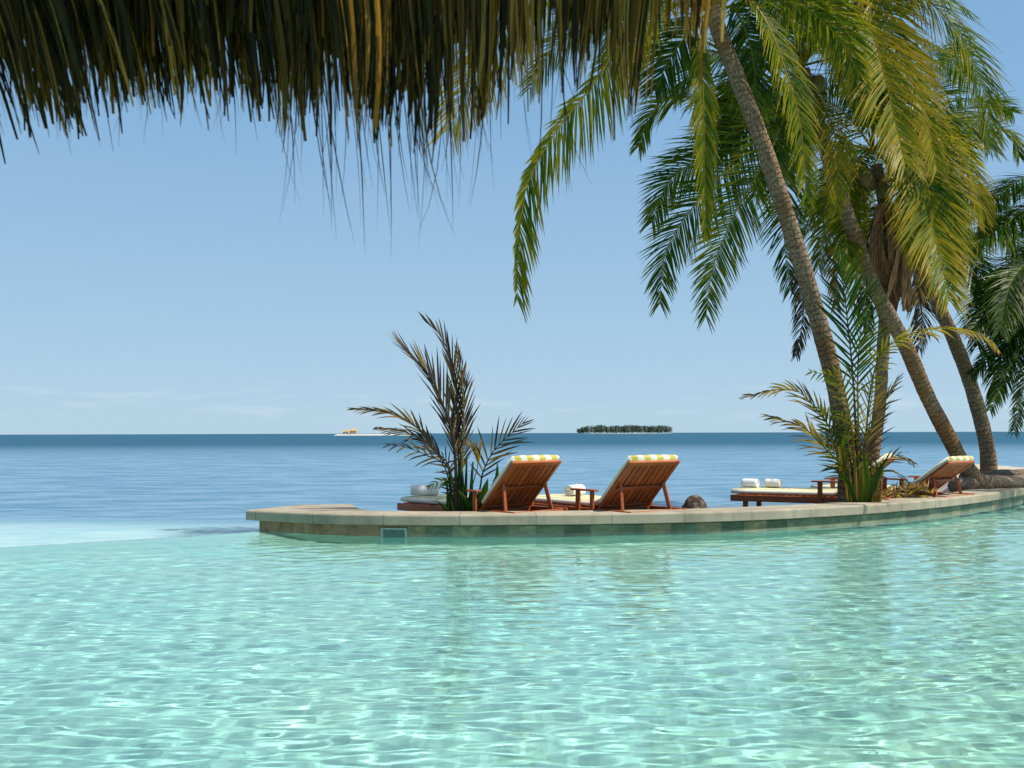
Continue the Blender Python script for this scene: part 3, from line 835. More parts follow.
def palm_middle():
    rs = random.Random(33)
    Y = 15.6
    pts = [at(985, 490, 17.2), at(962, 462, 17.0), at(950, 440, 16.9), at(928, 398, 16.6), at(905, 345, 16.3), at(873, 285, 16.0), at(855, 237, 15.9), at(838, 187, 15.8), at(826, 150, 15.7), at(812, 105, Y), at(803, 70, Y)]
    o = Vector((pts[0].x, pts[0].y, ground_z(pts[0].x, pts[0].y) - 0.03)); pts[0] = o.copy()
    root = thing('coconut_palm', 'palm with curved grey trunk whose foot is behind the tilted lounger at right', 'palm tree', o, group=TREES)
    trunk(pts, 0.135, 0.105, root, o, 1.3)
    c = at(802, 66, Y); A = lambda px, Y1=Y, **kw: add_frond(root, o, [c] + fr_px(px, Y, Y1), **kw)
    # big fronds hanging to the right
    A([(822, 0), (848, -14), (872, 32), (885, 78), (897, 130), (905, 165)], 14.2, L=1.05, tone=0.42, face=0.9, droop=0.55, width=0.042, n=100, rs=rs)
    A([(830, -15), (872, -18), (902, 65), (924, 110), (937, 170)], 14.5, L=0.8, tone=0.45, face=0.7, droop=0.6, width=0.04, n=90, rs=rs)
    A([(840, -20), (885, -32), (923, -4), (953, 26), (972, 58), (986, 100), (991, 140)], 15.2, L=0.95, tone=0.30, face=0.45, droop=0.95, n=100, rs=rs)
    # fronds to the left
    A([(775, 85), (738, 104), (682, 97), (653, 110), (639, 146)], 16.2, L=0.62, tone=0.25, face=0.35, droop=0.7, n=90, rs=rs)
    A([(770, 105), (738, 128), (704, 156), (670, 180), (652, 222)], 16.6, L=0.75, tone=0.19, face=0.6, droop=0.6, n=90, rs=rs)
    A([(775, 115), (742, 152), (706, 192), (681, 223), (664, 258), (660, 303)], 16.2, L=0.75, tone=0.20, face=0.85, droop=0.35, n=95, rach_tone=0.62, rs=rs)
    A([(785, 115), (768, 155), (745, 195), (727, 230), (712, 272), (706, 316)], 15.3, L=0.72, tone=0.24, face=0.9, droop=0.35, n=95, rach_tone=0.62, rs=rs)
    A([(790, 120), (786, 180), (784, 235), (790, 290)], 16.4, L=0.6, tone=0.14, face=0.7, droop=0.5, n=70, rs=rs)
    A([(800, 30), (812, -5), (790, -40), (740, -50)], 16.6, L=0.8, tone=0.22, face=0.4, droop=0.6, n=70, rs=rs)
    A([(780, 60), (755, 65), (735, 95), (728, 150)], 16.0, L=0.7, tone=0.18, face=0.5, droop=0.7, n=75, rs=rs)
    A([(812, 40), (840, 35), (862, 70), (870, 120)], 17.0, L=0.8, tone=0.15, face=0.5, droop=0.7, n=75, rs=rs)
    A([(820, 100), (832, 125), (838, 160), (836, 210)], 15.0, L=0.5, tone=0.40, face=0.3, droop=0.9, n=60, rs=rs)
    # dead dark frond hanging to the left of the leaning trunk
    add_frond(root, o, [at(800, 240, 16.3)] + fr_px([(801, 275), (803, 315), (796, 355)], 16.3, 16.3), name='dead_frond', label='dark withered frond hanging straight down', L=0.36, tone=0.98, face=0.6, droop=1.0, width=0.03, n=45, tip_tone=0, rs=rs)
    for pts_, tn in auto_fronds(c, 7, 0, rs, el=(-5, 60), az=(-40, 220), length=(2.2, 3.2), tone=(0.1, 0.36)):
        add_frond(root, o, pts_, L=0.7, tone=tn, face=0.3, droop=0.75, n=60, rs=rs)
    coconuts(root, o, c, 3, rs)
palm_middle()

def palm_shaggy():
    """crown in front with a skirt of brown dead fronds, trunk almost upright"""
    rs = random.Random(40)
    Y = 16.6
    pts = [at(868, 505, Y), at(874, 450, Y), at(880, 400, Y), at(883, 350, Y), at(886, 300, Y), at(888, 250, Y), at(884, 205, Y), at(876, 165, Y)]
    o = Vector((pts[0].x, pts[0].y, ground_z(pts[0].x, pts[0].y) - 0.03)); pts[0] = o.copy()
    root = thing('coconut_palm', 'upright palm with dark trunk and a skirt of brown dead fronds below its crown', 'palm tree', o, group=TREES)
    trunk(pts, 0.10, 0.10, root, o, 1.3)
    c = at(873, 150, Y); A = lambda px, Y1=Y, **kw: add_frond(root, o, [c] + fr_px(px, Y, Y1), **kw)
    A([(868, 118), (890, 112), (912, 138), (926, 178), (932, 225), (941, 262), (949, 300)], 14.7, L=1.0, tone=0.36, face=0.8, droop=0.6, width=0.042, n=105, tip_tone=0.3, rs=rs)
    A([(893, 128), (920, 122), (945, 138), (968, 168), (984, 218)], 16.4, L=0.75, tone=0.42, face=0.35, droop=0.9, n=85, rs=rs)
    A([(862, 160), (850, 190), (846, 235), (852, 275)], 15.6, L=0.55, tone=0.30, face=0.5, droop=0.8, n=65, rs=rs)
    A([(890, 150), (905, 170), (912, 215), (914, 262)], 15.7, L=0.6, tone=0.34, face=0.5, droop=0.8, n=70, rs=rs)
    A([(878, 90), (900, 60), (940, 50), (968, 80)], 17.6, L=0.8, tone=0.2, face=0.4, droop=0.7, n=75, rs=rs)
    A([(870, 90), (860, 50), (830, 30), (800, 50)], 17.6, L=0.8, tone=0.18, face=0.4, droop=0.7, n=75, rs=rs)
    A([(895, 170), (925, 200), (950, 240), (958, 280)], 17.3, L=0.7, tone=0.22, face=0.5, droop=0.7, n=70, rs=rs)
    A([(900, 140), (928, 150), (948, 190), (955, 240)], 15.9, L=0.7, tone=0.30, face=0.5, droop=0.8, n=75, rs=rs)
    add_frond(root, o, [at(905, 235, Y)] + fr_px([(914, 275), (922, 315), (917, 360)], Y + .4, Y + .5), name='dead_frond', label='dark withered frond hanging straight down', L=0.42, tone=0.98, face=0.6, droop=1.0, width=0.03, n=50, tip_tone=0, rs=rs)
    for q in ([(862, 190), (846, 225), (838, 270), (836, 305)], [(900, 190), (915, 225), (920, 270), (918, 300)], [(880, 200), (868, 240), (864, 290), (868, 330)]):
        add_frond(root, o, [at(q[0][0], q[0][1] - 20, Y)] + fr_px(q, Y, Y - .3), name='dead_frond', label='dry brown hanging frond', L=0.5, tone=rs.uniform(0.74, 0.86), face=0.5, droop=1.0, width=0.04, n=45, tip_tone=0.02, rs=rs)
    fibre_skirt(root, o, at(884, 205, Y - 0.15), at(889, 318, Y - 0.25), 10, rs, 0.17)
    fibre_skirt(root, o, at(898, 215, Y - 0.2), at(905, 312, Y - 0.3), 5, rs, 0.09)
    fibre_skirt(root, o, at(845, 150, Y - 0.2), at(862, 215, Y - 0.2), 3, rs, 0.10)
    for pts_, tn in auto_fronds(c, 6, 0, rs, el=(-10, 50), az=(-60, 240), length=(2.0, 2.9), tone=(0.1, 0.36)):
        add_frond(root, o, pts_, L=0.7, tone=tn, face=0.3, droop=0.75, n=60, rs=rs)
    coconuts(root, o, at(868, 165, Y - 0.3), 5, rs)
palm_shaggy()

def palm_far():
    rs = random.Random(52)
    Y = 18.6
    pts = [at(989, 486, 19.0), at(988, 455, 19.0), at(982, 425, 19.0), at(969, 380, 18.9), at(954, 340, 18.8), at(936, 300, 18.7), at(920, 268, 18.6), at(908, 235, Y), at(905, 200, Y)]
    o = Vector((pts[0].x, pts[0].y, ground_z(pts[0].x, pts[0].y) - 0.08)); pts[0] = o.copy()
    root = thing('coconut_palm', 'palm with dark curving trunk rising behind the driftwood logs', 'palm tree', o, group=TREES)
    trunk(pts, 0.145, 0.11, root, o, 1.4)
    c = at(906, 190, Y); A = lambda px, Y1=Y, **kw: add_frond(root, o, [c] + fr_px(px, Y, Y1), **kw)
    A([(925, 155), (940, 130), (958, 111), (980, 101), (997, 104), (1012, 112)], 18.9, L=0.7, tone=0.17, face=0.35, droop=0.7, n=90, rs=rs)
    A([(930, 170), (951, 148), (972, 135), (994, 129), (1011, 134), (1019, 156)], 18.2, L=0.65, tone=0.2, face=0.35, droop=0.8, n=90, rs=rs)
    A([(925, 200), (944, 220), (966, 252), (981, 276), (987, 314)], 18.8, L=0.62, tone=0.10, face=0.5, droop=0.9, n=85, rach_tone=0.9, rs=rs)
    A([(915, 150), (925, 110), (945, 70), (960, 40)], 19.2, L=0.8, tone=0.18, face=0.4, droop=0.7, n=70, rs=rs)
    A([(890, 160), (860, 150), (835, 170), (822, 220)], 19.2, L=0.8, tone=0.15, face=0.4, droop=0.7, n=70, rs=rs)
    A([(895, 210), (870, 230), (852, 262)], 19.2, L=0.7, tone=0.16, face=0.5, droop=0.7, n=60, rs=rs)
    A([(930, 180), (955, 180), (978, 205), (985, 240)], 18.6, L=0.7, tone=0.22, face=0.4, droop=0.8, n=75, rs=rs)
    for pts_, tn in auto_fronds(c, 5, 0, rs, el=(0, 50), az=(-30, 210), length=(2.2, 3.0), tone=(0.1, 0.3)):
        add_frond(root, o, pts_, L=0.7, tone=tn, face=0.3, droop=0.75, n=60, rs=rs)
    coconuts(root, o, c, 4, rs)
palm_far()

def palm_edge():
    rs = random.Random(64)
    Y = 14.6
    pts = [at(1150, 520, Y + .6), at(1130, 450, Y + .5), at(1105, 380, Y + .3), at(1085, 320, Y), at(1075, 285, Y)]
    o = Vector((pts[0].x, pts[0].y, 0.2)); pts[0] = o.copy()
    # stands on the far side of the wall, beyond the right edge of the picture
    off = Vector((0, 3.2, 0))
    pts = [at(1120, 505, 18.5), at(1112, 440, 18.2), at(1100, 380, 18.0), at(1085, 320, 17.8), at(1070, 262, 17.6), at(1065, 240, 17.6)]
    Y = 17.6
    o = Vector((pts[0].x, pts[0].y, 0.22)); pts[0] = o.copy()
    root = thing('coconut_palm', 'palm at the right edge, only the drooping tips of its dark fronds in view', 'palm tree', o, group=TREES)
    trunk(pts, 0.17, 0.13, root, o, 1.3)
    c = at(1064, 232, Y); A = lambda px, Y1=Y, **kw: add_frond(root, o, [c] + fr_px(px, Y, Y1), **kw)
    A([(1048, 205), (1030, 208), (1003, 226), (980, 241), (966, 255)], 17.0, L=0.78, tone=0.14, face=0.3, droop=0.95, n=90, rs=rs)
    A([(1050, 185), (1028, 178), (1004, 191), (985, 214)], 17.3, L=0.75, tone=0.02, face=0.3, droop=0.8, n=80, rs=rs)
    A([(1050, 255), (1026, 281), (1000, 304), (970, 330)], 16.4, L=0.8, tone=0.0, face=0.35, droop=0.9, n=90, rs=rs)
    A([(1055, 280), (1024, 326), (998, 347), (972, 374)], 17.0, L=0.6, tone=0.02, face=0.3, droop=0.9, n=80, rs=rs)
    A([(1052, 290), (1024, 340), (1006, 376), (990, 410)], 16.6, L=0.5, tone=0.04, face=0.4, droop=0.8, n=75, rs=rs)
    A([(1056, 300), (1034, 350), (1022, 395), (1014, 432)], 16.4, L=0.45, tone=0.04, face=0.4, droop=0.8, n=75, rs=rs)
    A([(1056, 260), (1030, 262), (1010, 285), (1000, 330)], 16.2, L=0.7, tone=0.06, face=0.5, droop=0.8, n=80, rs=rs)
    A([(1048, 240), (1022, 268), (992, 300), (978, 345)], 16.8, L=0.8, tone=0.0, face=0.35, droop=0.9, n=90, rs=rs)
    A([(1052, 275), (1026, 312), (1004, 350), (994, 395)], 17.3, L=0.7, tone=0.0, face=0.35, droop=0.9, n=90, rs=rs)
    for pts_, tn in auto_fronds(c, 7, 4, rs, el=(0, 60), az=(-80, 80)):
        add_frond(root, o, pts_, L=0.8, tone=tn, face=0.3, droop=0.7, n=60, rs=rs)
palm_edge()

# ------------------------------------------------------------------ small palms by the coping
def sapling_left():
    rs = random.Random(7)
    Y = 12.72; b = at(455, 512, Y); o = Vector((b.x, b.y, ground_z(b.x, b.y) - 0.02))
    root = thing('young_palm', 'small sparse young palm with purplish stiff fronds beside the left lounger', 'palm', o)
    A = lambda px, Y1=Y, base=None, **kw: add_frond(root, o, [base or o + Vector((rs.uniform(-.05, .05), 0, 0))] + fr_px(px, Y, Y1), dense=False, rs=rs, **kw)
    kw = dict(ragged=0.05, tip_tone=0.03)
    A([(456, 480), (453, 440), (443, 405), (427, 372), (399, 343)], 12.5, L=0.62, tone=0.92, face=0.6, droop=0.05, width=0.028, n=46, rad=0.034, ang=(68, 84), bare=0.36, rach_tone=0.9, **kw)
    A([(459, 480), (457, 433), (455, 373), (441, 337), (427, 323)], 12.8, L=0.50, tone=0.92, face=0.5, droop=0.08, width=0.030, n=36, rad=0.024, ang=(68, 84), bare=0.36, rach_tone=0.9, **kw)
    A([(452, 478), (433, 449), (414, 425), (389, 413), (356, 409)], 12.3, L=0.36, tone=0.92, face=0.5, droop=0.35, width=0.026, n=34, rad=0.02, ang=(66, 82), bare=0.45, rach_tone=0.9, **kw)
    A([(446, 470), (428, 456), (405, 447), (390, 445)], 12.6, L=0.3, tone=0.9, face=0.7, droop=0.5, width=0.024, n=10, rad=0.016, ang=(40, 70), bare=0.4, rach_tone=0.9, **kw)
    A([(454, 490), (446, 480), (430, 486)], 12.5, L=0.22, tone=0.15, face=0.9, droop=0.35, width=0.026, n=10, rad=0.012, ang=(35, 65), bare=0.3, **kw)
    A([(478, 495), (483, 472), (496, 448), (522, 424)], 12.55, L=0.50, tone=0.9, face=0.95, droop=0.16, width=0.028, n=16, rad=0.02, ang=(50, 74), bare=0.45, rach_tone=0.04, tip_tone=0.2, ragged=0)
    A([(474, 480), (478, 462), (475, 447)], 12.6, L=0.32, tone=0.80, face=0.9, droop=0.2, width=0.05, n=9, rad=0.016, ang=(72, 82), bare=0.8, rach_tone=0.1, **kw)
    A([(462, 470), (464, 420), (462, 380), (458, 355)], 12.6, L=0.42, tone=0.94, face=0.6, droop=0.2, width=0.026, n=44, rad=0.02, ang=(64, 82), bare=0.35, rach_tone=0.7, **kw)
    A([(450, 470), (436, 452), (424, 440), (404, 432), (380, 428)], 12.9, L=0.34, tone=0.95, face=0.4, droop=0.6, width=0.026, n=30, rad=0.018, ang=(55, 78), bare=0.4, rach_tone=0.8, **kw)
    # leaf sheaths and broad young leaves at the foot
    for (x0, x1, y1, w, tn) in ((452, 449, 470, .05, .04), (459, 461, 452, .045, .03), (465, 467, 455, .04, .08), (470, 473, 462, .05, .1), (449, 446, 478, .04, .12), (463, 462, 470, .06, .0)):
        p0 = at(x0, 514, Y + .02); p0.z = o.z; p1 = at((x0 + x1) / 2, (505 + y1) / 2, Y - .03); p2 = at(x1, y1, Y + .02)
        m = MB(); P, L = spline([p0, p1, p2], 8)
        m.tube(P, [w * (1 - 0.75 * k / 7.0) * 0.95 for k in range(8)], 6, 0, tn); m.build('sheath', 'leaf', root, o, smooth=True)
    for (px, w, tn) in (([(474, 512), (482, 498), (488, 478)], .10, .18), ([(470, 512), (466, 500), (458, 490)], .06, .2), ([(448, 512), (440, 503), (430, 500)], .05, .1), ([(480, 512), (496, 480), (497, 460)], .06, .12)):
        P, L = spline(fr_px(px, Y - .05, Y - .12), 8); m = MB(); vs = []
        for k, q in enumerate(P):
            ww = w * math.sin(math.pi * min(1, 0.18 + 0.82 * k / 7.0)) * 0.6
            vs += [q + Vector((-ww, 0.02, 0)), q + Vector((0, -0.02, 0)), q + Vector((ww, 0.02, 0))]
        m.add(vs, [(k*3+j, k*3+j+1, k*3+4+j, k*3+3+j) for k in range(7) for j in range(2)], 0, tn)
        m.build('young_leaf', 'leaf', root, o, smooth=True)
sapling_left()

def sapling_right():
    rs = random.Random(9)
    Y = 13.95; b = at(860, 505, Y); o = Vector((b.x, b.y, ground_z(b.x, b.y) - 0.02))
    root = thing('young_palm', 'larger young palm clump with green centre and dry brown fronds before the leaning trunk', 'palm', o)
    A = lambda px, Y1=Y, base=None, **kw: add_frond(root, o, [base or o + Vector((rs.uniform(-.12, .12), 0, 0))] + fr_px(px, Y, Y1), dense=False, rs=rs, **kw)
    kw = dict(ragged=0.08)
    A([(857, 470), (855, 410), (852, 365), (848, 325), (843, 285), (838, 262)], 13.5, L=0.72, tone=0.10, face=0.9, droop=0.15, width=0.036, n=40, rad=0.03, ang=(50, 70), bare=0.55, rach_tone=0.85, tip_tone=0.05, **kw)
    A([(860, 470), (858, 410), (858, 365), (862, 320), (868, 285)], 13.7, L=0.62, tone=0.13, face=0.8, droop=0.2, width=0.034, n=29, rad=0.026, ang=(50, 70), bare=0.55, rach_tone=0.7, **kw)
    A([(847, 465), (836, 438), (813, 405), (790, 389), (748, 396)], 13.3, L=0.42, tone=0.78, face=0.5, droop=0.35, width=0.028, n=29, rad=0.022, ang=(62, 80), bare=0.35, rach_tone=0.5, **kw)
    A([(850, 480), (838, 462), (821, 444), (802, 427), (770, 417)], 13.1, L=0.45, tone=0.76, face=0.5, droop=0.45, width=0.03, n=29, rad=0.022, ang=(58, 78), bare=0.25, rach_tone=0.4, **kw)
    A([(850, 478), (838, 455), (828, 425), (818, 408)], 13.6, L=0.42, tone=0.08, face=0.8, droop=0.25, width=0.03, n=17, rad=0.02, ang=(40, 66), bare=0.25, **kw)
    A([(864, 470), (868, 440), (880, 408), (896, 380)], 13.5, L=0.42, tone=0.84, face=0.8, droop=0.18, width=0.026, n=29, rad=0.022, ang=(66, 80), bare=0.3, rach_tone=0.7, **kw)
    A([(866, 460), (868, 410), (880, 356), (911, 334), (949, 328), (983, 337), (997, 350)], 12.7, L=0.40, tone=0.60, face=0.3, droop=0.8, width=0.030, n=50, rad=0.022, ang=(45, 74), bare=0.45, rach_tone=0.4, tip_tone=0.3, **kw)
    A([(856, 460), (850, 420), (838, 380), (812, 372)], 13.5, L=0.40, tone=0.30, face=0.8, droop=0.35, width=0.028, n=27, rad=0.02, ang=(38, 68), bare=0.35, tip_tone=0.3, **kw)
    A([(862, 465), (866, 430), (872, 395), (874, 370)], 14.2, L=0.5, tone=0.82, face=0.8, droop=0.2, width=0.024, n=27, rad=0.02, ang=(45, 70), bare=0.3, **kw)
    A([(872, 480), (884, 462), (900, 455), (912, 462)], 13.6, L=0.32, tone=0.8, face=0.6, droop=0.5, width=0.03, n=13, rad=0.016, ang=(40, 66), bare=0.25, **kw)
    A([(852, 470), (846, 440), (840, 415)], 13.9, L=0.5, tone=0.85, face=0.7, droop=0.5, width=0.03, n=23, rad=0.02, ang=(40, 66), bare=0.2, **kw)
    for (x0, x1, y1, w, tn) in ((853, 845, 440, .06, .72), (857, 852, 425, .07, .68), (861, 857, 430, .06, .74), (866, 866, 445, .07, .34), (870, 872, 452, .06, .28), (875, 879, 462, .055, .25), (850, 838, 455, .05, .55), (862, 861, 450, .08, .30), (878, 884, 470, .05, .7), (847, 843, 462, .05, .8)):
        p0 = at(x0, 508, Y + .02); p0.z = o.z; p1 = at((x0 * .5 + x1 * .5), (500 + y1) / 2, Y - .06); p2 = at(x1, y1, Y + .02)
        m = MB(); P, L = spline([p0, p1, p2], 8)
        m.tube(P, [w * (1 - 0.72 * k / 7.0) * 0.7 for k in range(8)], 6, 0, tn); m.build('sheath', 'leaf', root, o, smooth=True)
    for (px, w, tn) in (([(868, 505), (876, 480), (888, 456)], .085, .12), ([(866, 505), (868, 480), (864, 455)], .09, .24), ([(870, 505), (882, 470), (908, 478)], .09, .42), ([(857, 505), (848, 480), (836, 470)], .07, .12), ([(872, 505), (880, 490), (898, 492)], .08, .75)):
        P, L = spline(fr_px(px, Y - .05, Y - .25), 8); m = MB(); vs = []
        for k, q in enumerate(P):
            ww = w * math.sin(math.pi * min(1, 0.18 + 0.82 * k / 7.0)) * 0.6
            vs += [q + Vector((-ww, 0.02, 0)), q + Vector((0, -0.02, 0)), q + Vector((ww, 0.02, 0))]
        m.add(vs, [(k*3+j, k*3+j+1, k*3+4+j, k*3+3+j) for k in range(7) for j in range(2)], 0, tn)
        m.build('young_leaf', 'leaf', root, o, smooth=True)
    # dry litter round its foot
    m = MB(); o2 = at(900, 498, 15.0)
    for i in range(16):
        a = rs.uniform(0, 6.28); l = rs.uniform(0.35, 0.7)
        c = o2 + Vector((rs.uniform(-.5, .5), rs.uniform(-.2, .3), 0)); c.z = ground_z(c.x, c.y) + 0.04 + rs.uniform(0, 0.26)
        d = Vector((math.cos(a), math.sin(a) * .6, 0)) * l
        frond(m, [c - d * .5 + Vector((0, 0, .02)), c + Vector((0, 0, rs.uniform(.10, .26))), c + d * .5 + Vector((0, 0, .04))], L=0.3, tone=rs.uniform(.66, .85), face=0.2, droop=0.5, width=0.022, n=16, rad=0.012, bare=0.1, rs=rs)
    q = m.build('dry_palm_litter', 'leaf', None, (o2.x, o2.y, ground_z(o2.x, o2.y)))
    tag(q, 'dry brown palm litter heaped behind the coping', 'palm litter', kind='stuff')
sapling_right()

# ------------------------------------------------------------------ loungers
LW = 0.98      # outside width of a lounger
def make_lounger(tilt=46, BL=0.84):
    root = thing('sun_lounger', 'x', 'sun lounger', (0, 0, 0), 0, 'teak sun loungers on the pool terrace')
    h = LW / 2
    f = MB()
    for s in (-1, 1):
        x0, x1 = (s * h, s * (h - 0.035)) if s < 0 else (s * (h - 0.035), s * h)
        f.box((x0, -0.66, 0.215), (x1, 1.66, 0.315), None, 0.006)
    for y in (-0.62, -0.02, 0.5, 1.1, 1.62): f.box((-h + 0.036, y, 0.225), (h - 0.036, y + 0.04, 0.305), None, 0.004)
    f.build('frame', 'teak', root)
    sl = MB()
    for k in range(15):
        y = 0.06 + k * 0.102; sl.box((-h + 0.037, y, 0.307), (h - 0.037, y + 0.07, 0.325), None, 0.003)
    sl.build('seat_slats', 'teak', root)
    for (sx, y) in ((-1, -0.56), (1, -0.56), (-1, 1.44), (1, 1.44)):
        l = MB(); xa = sx * (h - 0.075)
        l.box((xa - 0.035, y - 0.035, 0.0), (xa + 0.035, y + 0.035, 0.30), None, 0.006); l.build('leg', 'teak', root)
    # backrest, hinged at y = 0, leaning back over -y
    TH = R(tilt); mt = Matrix.Translation((0, 0.0, 0.33)) @ Matrix.Rotation(math.pi - TH, 4, 'X')
    # in backrest space y runs up along the rest, z is the side away from the sitter after the turn
    b = MB()
    bh = h - 0.05
    for s in (-1, 1):
        x0, x1 = (s * bh, s * (bh - 0.055)) if s < 0 else (s * (bh - 0.055), s * bh)
        b.box((x0, 0, 0), (x1, BL, 0.035), mt, 0.005)
    b.box((-bh + 0.056, BL - 0.065, 0.0), (bh - 0.056, BL, 0.035), mt, 0.005)
    b.box((-bh + 0.056, 0.0, 0.0), (bh - 0.056, 0.06, 0.035), mt, 0.005)
    n = 8; w = (2 * (bh - 0.056)) / n
    for k in range(n):
        x = -bh + 0.056 + k * w
        b.box((x + 0.011, 0.061, 0.006), (x + w - 0.011, BL - 0.066, 0.024), mt, 0.004)
    b.box((-bh + 0.056, 0.36, 0.0355), (bh - 0.056, 0.42, 0.06), mt, 0.005)
    b.build('backrest', 'teak', root)
    for s in (-1, 1):      # struts from the backrest down to the rails
        p = MB(); top = mt @ Vector((s * (bh - 0.07), 0.47, 0.05)); x = s * (h - 0.07)
        bot = Vector((x, top.y - 0.10, 0.20))
        d = (top - bot); L = d.length; q = d.to_track_quat('Z', 'Y').to_matrix().to_4x4(); m4 = Matrix.Translation(bot) @ q
        p.box((-0.018, -0.024, 0), (0.018, 0.024, L), m4, 0.004); p.build('strut', 'teak', root)
    for s in (-1, 1):
        a = MB(); x = s * (h + 0.015)
        a.box((x - 0.045, -0.06, 0.535), (x + 0.045, 0.42, 0.560), None, 0.006); ar = a.build('armrest', 'teak', root)
        for (y, w) in ((0.30, 0.035), (0.02, 0.03)):
            q = MB(); q.box((x - 0.028, y - w, 0.218), (x + 0.012 if s < 0 else x + 0.028, y + w, 0.5345), None, 0.005) if s < 0 else q.box((x - 0.012, y - w, 0.218), (x + 0.028, y + w, 0.5345), None, 0.005)
            # posts stand on the outer face of the rail
            q2 = MB(); xo = s * (h + 0.003); xx = (xo, xo + s * 0.035)
            q2.box((min(xx), y - w, 0.22), (max(xx), y + w, 0.5345), None, 0.005); q2.build('post', 'teak', ar)
    # mattress: rounded strip that runs along the seat and up the backrest
    path = [(1.67, 0.328), (1.4, 0.328), (0.8, 0.328), (0.4, 0.328), (0.12, 0.330)]
    up = Vector((0, -math.cos(TH), math.sin(TH)))
    for t in (0.08, 0.25, 0.45, 0.65, BL + 0.02): 
        q = Vector((0, 0.0, 0.33)) + up * t + Vector((0, math.sin(TH), math.cos(TH))) * 0.004
        path.append((q.y, q.z))
    m = MB(); mh = h - 0.055; T = 0.07; vs = []
    pr = [(-mh + 0.03, 0), (-mh, 0.025), (-mh, T - 0.03), (-mh + 0.035, T), (-mh * 0.5, T + 0.008), (0, T + 0.010), (mh * 0.5, T + 0.008), (mh - 0.035, T), (mh, T - 0.03), (mh, 0.025), (mh - 0.03, 0)]
    K = len(pr); n = len(path)
    for i, (y, z) in enumerate(path):
        a = path[max(i-1, 0)]; c = path[min(i+1, n-1)]
        ty, tz = c[0] - a[0], c[1] - a[1]; l = math.hypot(ty, tz); ny, nz = tz / l, -ty / l
        if nz < 0: ny, nz = -ny, -nz
        sc_ = 1.0 if 0 < i < n - 1 else 0.86
        for (x, t) in pr: vs.append((x * (1.0 if sc_ == 1 else 0.985), y + ny * (t * sc_ + (1 - sc_) * T * .5), z + nz * (t * sc_ + (1 - sc_) * T * .5)))
    fs = [(i*K+k, i*K+(k+1) % K, (i+1)*K+(k+1) % K, (i+1)*K+k) for i in range(n-1) for k in range(K)]
    fs += [tuple(range(K))[::-1], tuple((n-1)*K+k for k in range(K))]
    m.add(vs, fs); m.build('mattress', 'cushion', root, smooth=True)
    return root

def copy_tree(o, parent=None):
    c = o.copy(); COL.objects.link(c); c.parent = parent
    for ch in list(o.children): copy_tree(ch, c)
    return c

def towel(x, y, z, rz, label, length=0.38, rad=0.085):
    root = None; m = MB(); vs = []
    n = 70; turns = 3.6; th = 0.0125
    for k in range(n + 1):
        u = k / n; a = u * turns * 2 * math.pi; r = 0.010 + (rad - 0.010) * u
        for rr in (r - th / 2, r + th / 2):
            vs.append((rr * math.cos(a), rr * math.sin(a)))
    rs = random.Random(int(abs(x) * 1000)); V = []
    cols = 9
    for j in range(cols):
        t = -length / 2 + length * j / (cols - 1)
        sq = 1.0 - 0.05 * (j in (0, cols - 1))
        for q, (a, b) in enumerate(vs):
            V.append((t + (q / len(vs) - .5) * 0.012, a * sq, (b * sq) * (0.94)))
    K = len(vs); fs = []
    for j in range(cols - 1):
        for k in range(n):
            a = j * K + 2 * k
            fs.append((a, a + 2, a + 2 + K, a + K)); fs.append((a + 1, a + 1 + K, a + 3 + K, a + 3))
    for j in (0, cols - 1):
        for k in range(n):
            a = j * K + 2 * k; f = (a, a + 1, a + 3, a + 2); fs.append(f if j == 0 else f[::-1])
    m.add(V, fs); o = m.build('rolled_towel', 'towel', smooth=True)
    o.location = (x, y, z + rad * 0.94); o.rotation_euler = (0, 0, rz)
    return tag(o, label, 'towel', 'rolled white towels on the loungers')

# pixel column and distance of the backrest hinge, swing of the foot to the left, label
SPOTS = [
    (505, 12.95, 44, 46, 'teak lounger with striped mattress, half hidden by the small sparse young palm'),
    (623, 12.95, 36, 46, 'teak lounger with striped mattress in open view, dark rock beside it'),
    (847, 15.1, 62, 42, 'teak lounger carrying two rolled towels, backrest hidden by the large frond clump'),
    (919, 15.7, 41, 37, 'teak lounger with raised backrest in front of the driftwood log'),
]
LOUNG = []
for i, (px, Y, a, tilt, lab) in enumerate(SPOTS):
    o = make_lounger(tilt)
    p = at(px, 500, Y); o.location = (p.x, p.y, ground_z(p.x, p.y)); o.rotation_euler = (0, 0, R(a)); o['label'] = lab
    LOUNG.append(o)

def on_lounger(k, lx, ly):
    o = LOUNG[k]; a = o.rotation_euler.z
    return (o.location.x + lx * math.cos(a) - ly * math.sin(a), o.location.y + lx * math.sin(a) + ly * math.cos(a), o.location.z + 0.328 + 0.074, a)
for (k, lx, ly, dr, lab) in ((0, -0.16, 1.46, -0.75, 'rolled white towel on the foot of the left lounger, behind the small young palm'),
                             (1, 0.05, 1.05, 0.4, 'rolled white towel seen between the two striped lounger backrests'),
                             (2, -0.06, 1.46, -1.72, 'rolled white towel nearer the foot end of the lounger by the frond clump'),
                             (2, 0.02, 1.12, -1.72, 'rolled white towel nearer the armrest of the lounger by the frond clump')):
    x, y, z, a = on_lounger(k, lx, ly); towel(x, y, z, a + dr, lab, 0.38 if k < 2 else 0.25, 0.085 if k < 2 else 0.078)

